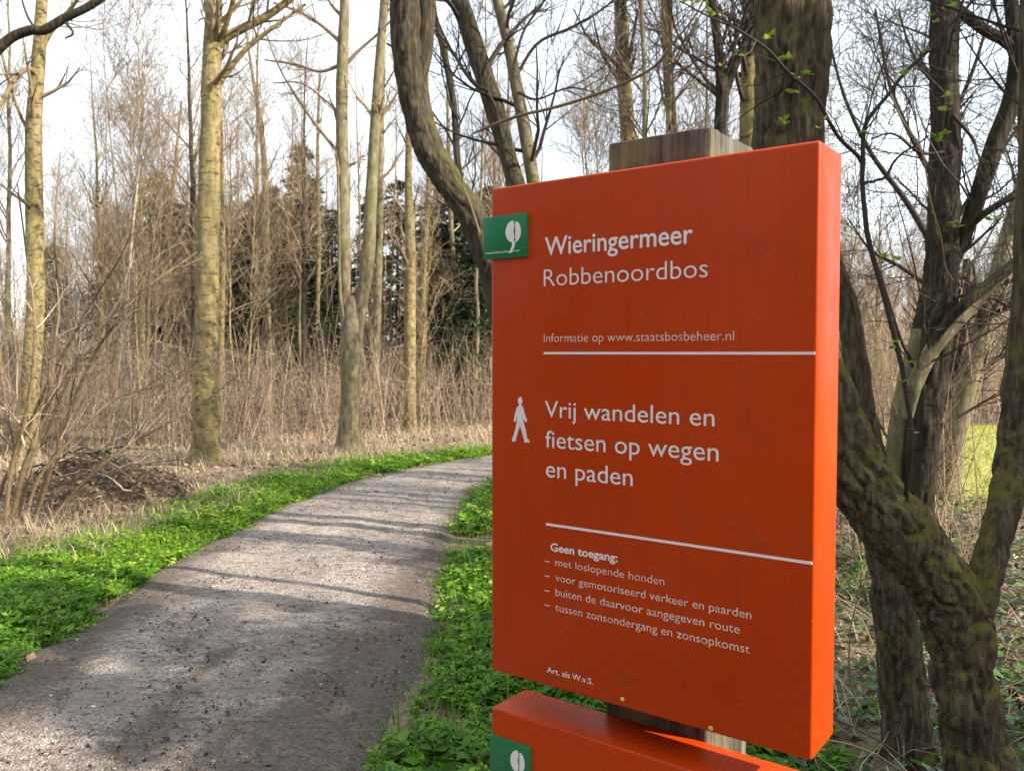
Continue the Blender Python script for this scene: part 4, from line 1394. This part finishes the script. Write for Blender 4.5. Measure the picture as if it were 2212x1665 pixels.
thicket("meadow_scrub", "low pinkish scrub along the far side of the meadow", x, y, r3.uniform(.8, 2.8, 1500), r3.uniform(.003, .010, 1500), r3, M_THICKET, 6, 4, .25)
x = r3.uniform(.9, 3.4, 420)
y = r3.uniform(5.2, 11.5, 420)
thicket("hazel_scrub", "thin bare scrub growing behind the sign", x, y, r3.uniform(.7, 2.6, 420), r3.uniform(.003, .007, 420), r3, M_TWIG, 5, 6, .2)

# ------------------------------------------------------------------ ground cover
def fern_proto(rng, n_frond=6, h=.17, pairs=9):
    """one cow-parsley rosette: fronds of paired leaflets"""
    V, T, A = [], [], []
    c = 0
    for k in range(n_frond):
        a = rng.uniform(0, 6.283)
        L_ = h * rng.uniform(.6, 1.45)
        el = rng.uniform(.35, 1.3)
        out = np.array([math.cos(a), math.sin(a), 0])
        tint = rng.uniform(.1, .9)
        side = np.array([-out[1], out[0], 0])
        for j in range(pairs):
            t_ = .32 + .68 * j / (pairs - 1)
            p = out * L_ * t_ * math.cos(el * (1 - .45 * t_)) + np.array([0, 0, L_ * (t_ * math.sin(el) - .35 * t_ ** 2)])
            ls = L_ * .46 * (1.10 - t_ * .80) * rng.uniform(.7, 1.2)
            for sg in (-1, 1):
                d1 = norm(side * sg * .85 + out * .6 + np.array([0, 0, rng.uniform(-.45, .5)]))
                w1 = norm(np.cross(d1, np.array([0, 0, 1]) + rng.normal(size=3) * .5))
                ww = ls * (.9 / pairs + .10)
                tip = p + d1 * ls
                V += [p, p + d1 * ls * .45 + w1 * ww, tip, p + d1 * ls * .55 - w1 * ww]
                T += [(c, c + 1, c + 2), (c, c + 2, c + 3)]
                A += [tint + .15 * t_ + rng.normal() * .06] * 4
                c += 4
    return np.array(V), np.array(T), np.array(A)


def instances(protos_, P, rng, smin, smax, tint_shift=None, scl=None):
    g = Geo()
    k = rng.integers(0, len(protos_), len(P))
    for i, (V, T, A) in enumerate(protos_):
        sel = np.where(k == i)[0]
        if not len(sel):
            continue
        n = len(sel)
        a = rng.uniform(0, 6.283, n)
        s = rng.uniform(smin, smax, n) if scl is None else scl[sel] * rng.uniform(.8, 1.2, n)
        ca, sa = np.cos(a)[:, None] * s[:, None], np.sin(a)[:, None] * s[:, None]
        W = np.stack([V[None, :, 0] * ca - V[None, :, 1] * sa, V[None, :, 0] * sa + V[None, :, 1] * ca, V[None, :, 2] * s[:, None]], -1) + P[sel][:, None, :]
        TT = (T[None] + (np.arange(n) * len(V))[:, None, None]).reshape(-1, 3)
        sh_ = rng.normal(size=n) * .12 if tint_shift is None else tint_shift[sel]
        g.add(W.reshape(-1, 3), tris=TT, tint=np.clip(A[None] + sh_[:, None], 0, 1).reshape(-1))
    return g


r4 = np.random.default_rng(44)
ferns = [fern_proto(r4, r4.integers(6, 8), .135, 7) for _ in range(10)]
ferns_far = [fern_proto(r4, r4.integers(5, 7), .12, 4) for _ in range(8)]
# left verge
n = 8200
yy = 3.0 + r4.random(n) ** 1.2 * 13
tt = r4.random(n) ** .9 * 1.12
a, b_ = xl(yy) + .10, xv(yy)
xx = a + (b_ - a) * tt
keep = fbm(xx * 1.4, yy * 1.4, 12) + .26 * (1 - np.abs(2 * tt - .8)) > .50
xx, yy, tt = xx[keep], yy[keep], tt[keep]
sc = np.where(tt < .10, .5, 1.0) * np.where(tt > .85, .65, 1.0) * (.45 + 1.25 * fbm(xx * 2.1 + 5, yy * 2.1, 15))
sft = .55 * (fbm(xx * 1.7, yy * 1.7 + 8, 16) - .47) + .14 + r4.normal(size=len(xx)) * .12
PV = np.stack([xx, yy, hz(xx, yy)], -1)
nr = yy < 5.6
g = instances(ferns, PV[nr], r4, .7, 1.3, scl=sc[nr], tint_shift=sft[nr])
g2 = instances(ferns_far, PV[~nr], r4, .7, 1.3, scl=sc[~nr] * 1.05, tint_shift=sft[~nr])
g.add(np.vstack(g2.v), tris=np.vstack(g2.t), tint=np.concatenate(g2.a))
tag(g.obj("verge_plants", M_GREEN, smooth=False), "bright green ferny plants carpeting the left verge of the path", "ground cover", kind="stuff")
# right verge, at the foot of the sign
n = 3000
yy = 1.6 + r4.random(n) ** 1.3 * 10.5
a = xr(yy) + np.interp(yy, [2, 4, 5.5], [.13, .10, -.04])
wd = np.interp(yy, [1.6, 3, 6, 12], [1.5, 1.6, 1.5, .9])
tt = r4.random(n)
xx = a + wd * tt
keep = fbm(xx * 1.3, yy * 1.3, 14) > .33
xx, yy, tt = xx[keep], yy[keep], tt[keep]
sc = np.where(tt < .10, .55, 1.0) * (.5 + 1.15 * fbm(xx * 2.3 + 5, yy * 2.3, 25))
PV = np.stack([xx, yy, hz(xx, yy)], -1)
nr = yy < 4.6
g = instances(ferns, PV[nr], r4, .7, 1.3, scl=sc[nr])
g2 = instances(ferns_far, PV[~nr], r4, .7, 1.3, scl=sc[~nr] * 1.1)
g.add(np.vstack(g2.v), tris=np.vstack(g2.t), tint=np.concatenate(g2.a))
tag(g.obj("verge_plants", M_GREEN, smooth=False), "shaded green ferny plants between gravel path and the sign post", "ground cover", kind="stuff")


def blades(P, rng, hgt, width, lean, tint):
    n = len(P)
    a = rng.uniform(0, 6.283, n)
    o = np.stack([np.cos(a), np.sin(a), 0 * a], -1)
    s = np.stack([-np.sin(a), np.cos(a), 0 * a], -1)
    h = rng.uniform(*hgt, n)[:, None]
    w = rng.uniform(*width, n)[:, None]
    ln = rng.uniform(*lean, n)[:, None]
    up = np.array([0, 0, 1.0])
    V = np.stack([P - s * w, P + s * w, P + s * w * .7 + o * h * ln * .4 + up * h * .6, P - s * w * .7 + o * h * ln * .4 + up * h * .6, P + o * h * ln + up * h * (1 - .25 * ln)], 1)
    i = np.arange(n)[:, None] * 5
    T = np.concatenate([i + [0, 1, 2], i + [0, 2, 3], i + [3, 2, 4]])
    return V.reshape(-1, 3), T, np.repeat(tint, 5)


# straw along the wood's edge
n = 26000
yy = 6 + r4.random(n) * 13
lo, hi = np.minimum(-7.5, xv(yy) - 3.5), xv(yy) + .35 + .9 * fbm(yy * 2, yy * 0 + 1, 40)
xx = lo + (hi - lo) * r4.random(n) ** .8
keep = (yy < y_start(xx) + 1.0) & (fbm(xx * .9, yy * .9, 17) > .36)
xx, yy = xx[keep], yy[keep]
g = Geo()
V, T, A = blades(np.stack([xx, yy, hz(xx, yy) - .01], -1), r4, (.05, .28), (.0015, .004), (.3, 1.6), r4.random(len(xx)))
g.add(V, tris=T, tint=A)
tag(g.obj("dead_grass", M_STRAW, smooth=False), "pale dead grass between the green verge and the thicket", "grass", kind="stuff")
# dead leaves
n = 24000
yy = 2 + r4.random(n) * 20
xx = -11 + r4.random(n) * 16
keep = ((xx < xv(yy) + .3) | (xx > xr(yy) + .3) | ((xx < xl(yy) + .1) & (r4.random(n) < .8))) & (yy < y_start(xx) + 3)
xx, yy = xx[keep], yy[keep]
g = Geo()
V, T, A = leaf_quads(np.stack([xx, yy, hz(xx, yy) + r4.uniform(.0, .03, len(xx))], -1), r4, (.018, .05), r4.random(len(xx)))
g.add(V, tris=T, tint=A)
tag(g.obj("fallen_leaves", M_LITTER, smooth=False), "brown fallen leaves scattered over the woodland floor", "leaf litter", kind="stuff")
# grass on the verges
n = 15000
yy = 1.8 + r4.random(n) ** 1.2 * 13
left = r4.random(n) < .6
xx = np.where(left, xl(yy) - .02 - (xl(yy) - xv(yy)) * r4.random(n), xr(yy) + .02 + 1.4 * r4.random(n))
g = Geo()
V, T, A = blades(np.stack([xx, yy, hz(xx, yy) - .01], -1), r4, (.05, .24), (.0012, .0034), (.1, 1.2), np.clip(r4.normal(.6, .28, n), 0, 1))
g.add(V, tris=T, tint=A)
tag(g.obj("verge_grass", M_GREEN, smooth=False), "fine green grass blades mixed into both path verges", "grass", kind="stuff")
# meadow
n = 14000
xx = r4.uniform(4.5, 15, n)
q0, q1 = 8.4 + 0.5 * np.sin(xx * 1.3), np.interp(xx, [2.2, 4, 8, 16], [14.5, 16.0, 17.5, 18.5])
yy = q0 + (q1 - q0) * r4.random(n)
g = Geo()
V, T, A = blades(np.stack([xx, yy, hz(xx, yy)], -1), r4, (.05, .16), (.003, .007), (.1, .9), r4.random(n))
g.add(V, tris=T, tint=A)
tag(g.obj("meadow_blades", M_MEADOW, smooth=False), "sunlit yellow-green meadow grass beyond the right-hand trunks", "grass", kind="stuff")
# foot of the right-hand trunks: ivy, straw, sticks
def ivy_proto(rng):
    V, T, A, c = [], [], [], 0
    for k in range(7):
        p = rng.normal(size=3) * np.array([.10, .10, .03]) + np.array([0, 0, .06])
        a = rng.uniform(0, 6.283)
        u = norm(np.array([math.cos(a), math.sin(a), rng.normal() * .3]))
        w = norm(np.cross(u, np.array([0, 0, 1]) + .4 * rng.normal(size=3)))
        s = rng.uniform(.022, .045)
        out = [(0, 0), (.35, -.15), (.75, .35), (.38, .55), (0, 1.2), (-.38, .55), (-.75, .35), (-.35, -.15)]
        V += [p + w * s * q[0] + u * s * q[1] for q in out]
        T += [(c, c + j, c + j + 1) for j in range(1, 7)]
        A += [rng.random()] * 8
        c += 8
    return np.array(V), np.array(T), np.array(A)


ivies = [ivy_proto(r4) for _ in range(8)]
n = 3000
xx, yy = r4.uniform(.6, 6.5, n), 2.0 + r4.random(n) ** 1.3 * 6.5
keep = fbm(xx * 1.6, yy * 1.6, 19) > .40
xx, yy = xx[keep], yy[keep]
g = instances(ivies, np.stack([xx, yy, hz(xx, yy)], -1), r4, .6, 1.2)
tag(g.obj("ivy_cover", M_IVY, smooth=False), "glossy dark ivy leaves creeping at the foot of the right-hand trunks", "ivy", kind="stuff")
n = 3800
xx, yy = r4.uniform(.7, 7, n), 1.9 + r4.random(n) ** 1.2 * 7.0
g = Geo()
V, T, A = blades(np.stack([xx, yy, hz(xx, yy) - .01], -1), r4, (.06, .32), (.001, .003), (.4, 2.0), r4.random(n) ** .8)
g.add(V, tris=T, tint=A)
tag(g.obj("dead_grass", M_STRAW, smooth=False), "tangled dry stalks under the right-hand trunks", "grass", kind="stuff")
n = 700
xx, yy = r4.uniform(.8, 5.0, n), 2.2 + r4.random(n) * 5.0
keep = fbm(xx * 1.2 + 3, yy * 1.2, 71) > .44
xx, yy = xx[keep], yy[keep]
g = instances(ferns_far, np.stack([xx, yy, hz(xx, yy)], -1), r4, .5, 1.1, tint_shift=r4.normal(-.15, .12, len(xx)))
tag(g.obj("undergrowth_plants", M_GREEN, smooth=False), "scattered dark green seedlings under the right-hand trunks", "ground cover", kind="stuff")
n = 900
xx, yy = r4.uniform(.9, 6, n), 2.2 + r4.random(n) * 5.5
P0 = np.stack([xx, yy, hz(xx, yy) + .01], -1)
dv = norm(np.stack([r4.normal(size=n), r4.normal(size=n), np.abs(r4.normal(size=n)) * .5 + .15], -1))
P = np.zeros((n, 7, 3))
P[:, 0] = P0
Ls = r4.uniform(.3, 1.1, n)
for m_ in range(1, 7):
    dv = norm(dv + r4.normal(size=dv.shape) * .14 + np.array([0, 0, -.12]))
    P[:, m_] = P[:, m_ - 1] + dv * (Ls / 6)[:, None]
P[:, :, 2] = np.maximum(P[:, :, 2], .006)
g = Geo()
add_tubes(g, P, r4.uniform(.0015, .005, n)[:, None] * np.linspace(1, .5, 7), 4, rng=r4)
tag(g.obj("brushwood", M_TWIG, smooth=True), "arching bramble stems and dead sticks at the foot of the trunks", "undergrowth", kind="stuff")

# ------------------------------------------------------------------ grit on the path
def pebble_proto(rng):
    bm = bmesh.new()
    bmesh.ops.create_icosphere(bm, subdivisions=1, radius=1)
    V = np.array([v_.co[:] for v_ in bm.verts]) * (1 + rng.normal(size=(len(bm.verts), 1)) * .18) * np.array([1, rng.uniform(.6, 1), rng.uniform(.4, .7)])
    T = np.array([[v_.index for v_ in f.verts] for f in bm.faces])
    bm.free()
    return V, T, np.full(len(V), .5)


pebs = [pebble_proto(r4) for _ in range(6)]
n = 5500
yy = 2.6 + r4.random(n) ** 1.7 * 7
tt = r4.random(n)
xx = xl(yy) + (xr(yy) - xl(yy)) * tt
sz = np.exp(r4.normal(-5.65, .45, n))
tz = 0.004 + 0.02 * (1 - (2 * tt - 1) ** 2)
g = instances(pebs, np.stack([xx, yy, tz + 0.0005], -1), r4, 1, 1, tint_shift=np.where(r4.random(n) < .3, -.48, np.clip(r4.normal(0.0, .28, n), -.5, .5)), scl=sz)
tag(g.obj("path_grit", M_PEBBLE, smooth=False), "loose grit and small stones strewn over the path", "gravel", kind="stuff")
n = 2600
yy = 2.6 + r4.random(n) ** 1.4 * 8
tt = r4.random(n)
xx = xl(yy) + (xr(yy) - xl(yy)) * tt
tz = 0.008 + 0.02 * (1 - (2 * tt - 1) ** 2)
g = Geo()
V, T, A = leaf_quads(np.stack([xx, yy, tz], -1), r4, (.004, .016), r4.random(n) ** 2.2 * .5, .7)
g.add(V, tris=T, tint=A)
tag(g.obj("path_debris", M_LITTER, smooth=False), "dark leaf scraps and bark bits lying on the gravel", "leaf litter", kind="stuff")

if False:
    print("TRIS", sum(sum(len(p.vertices) - 2 for p in m_.polygons) if len(m_.polygons) < 2000 else len(m_.loops) - 2 * len(m_.polygons) for m_ in bpy.data.meshes))
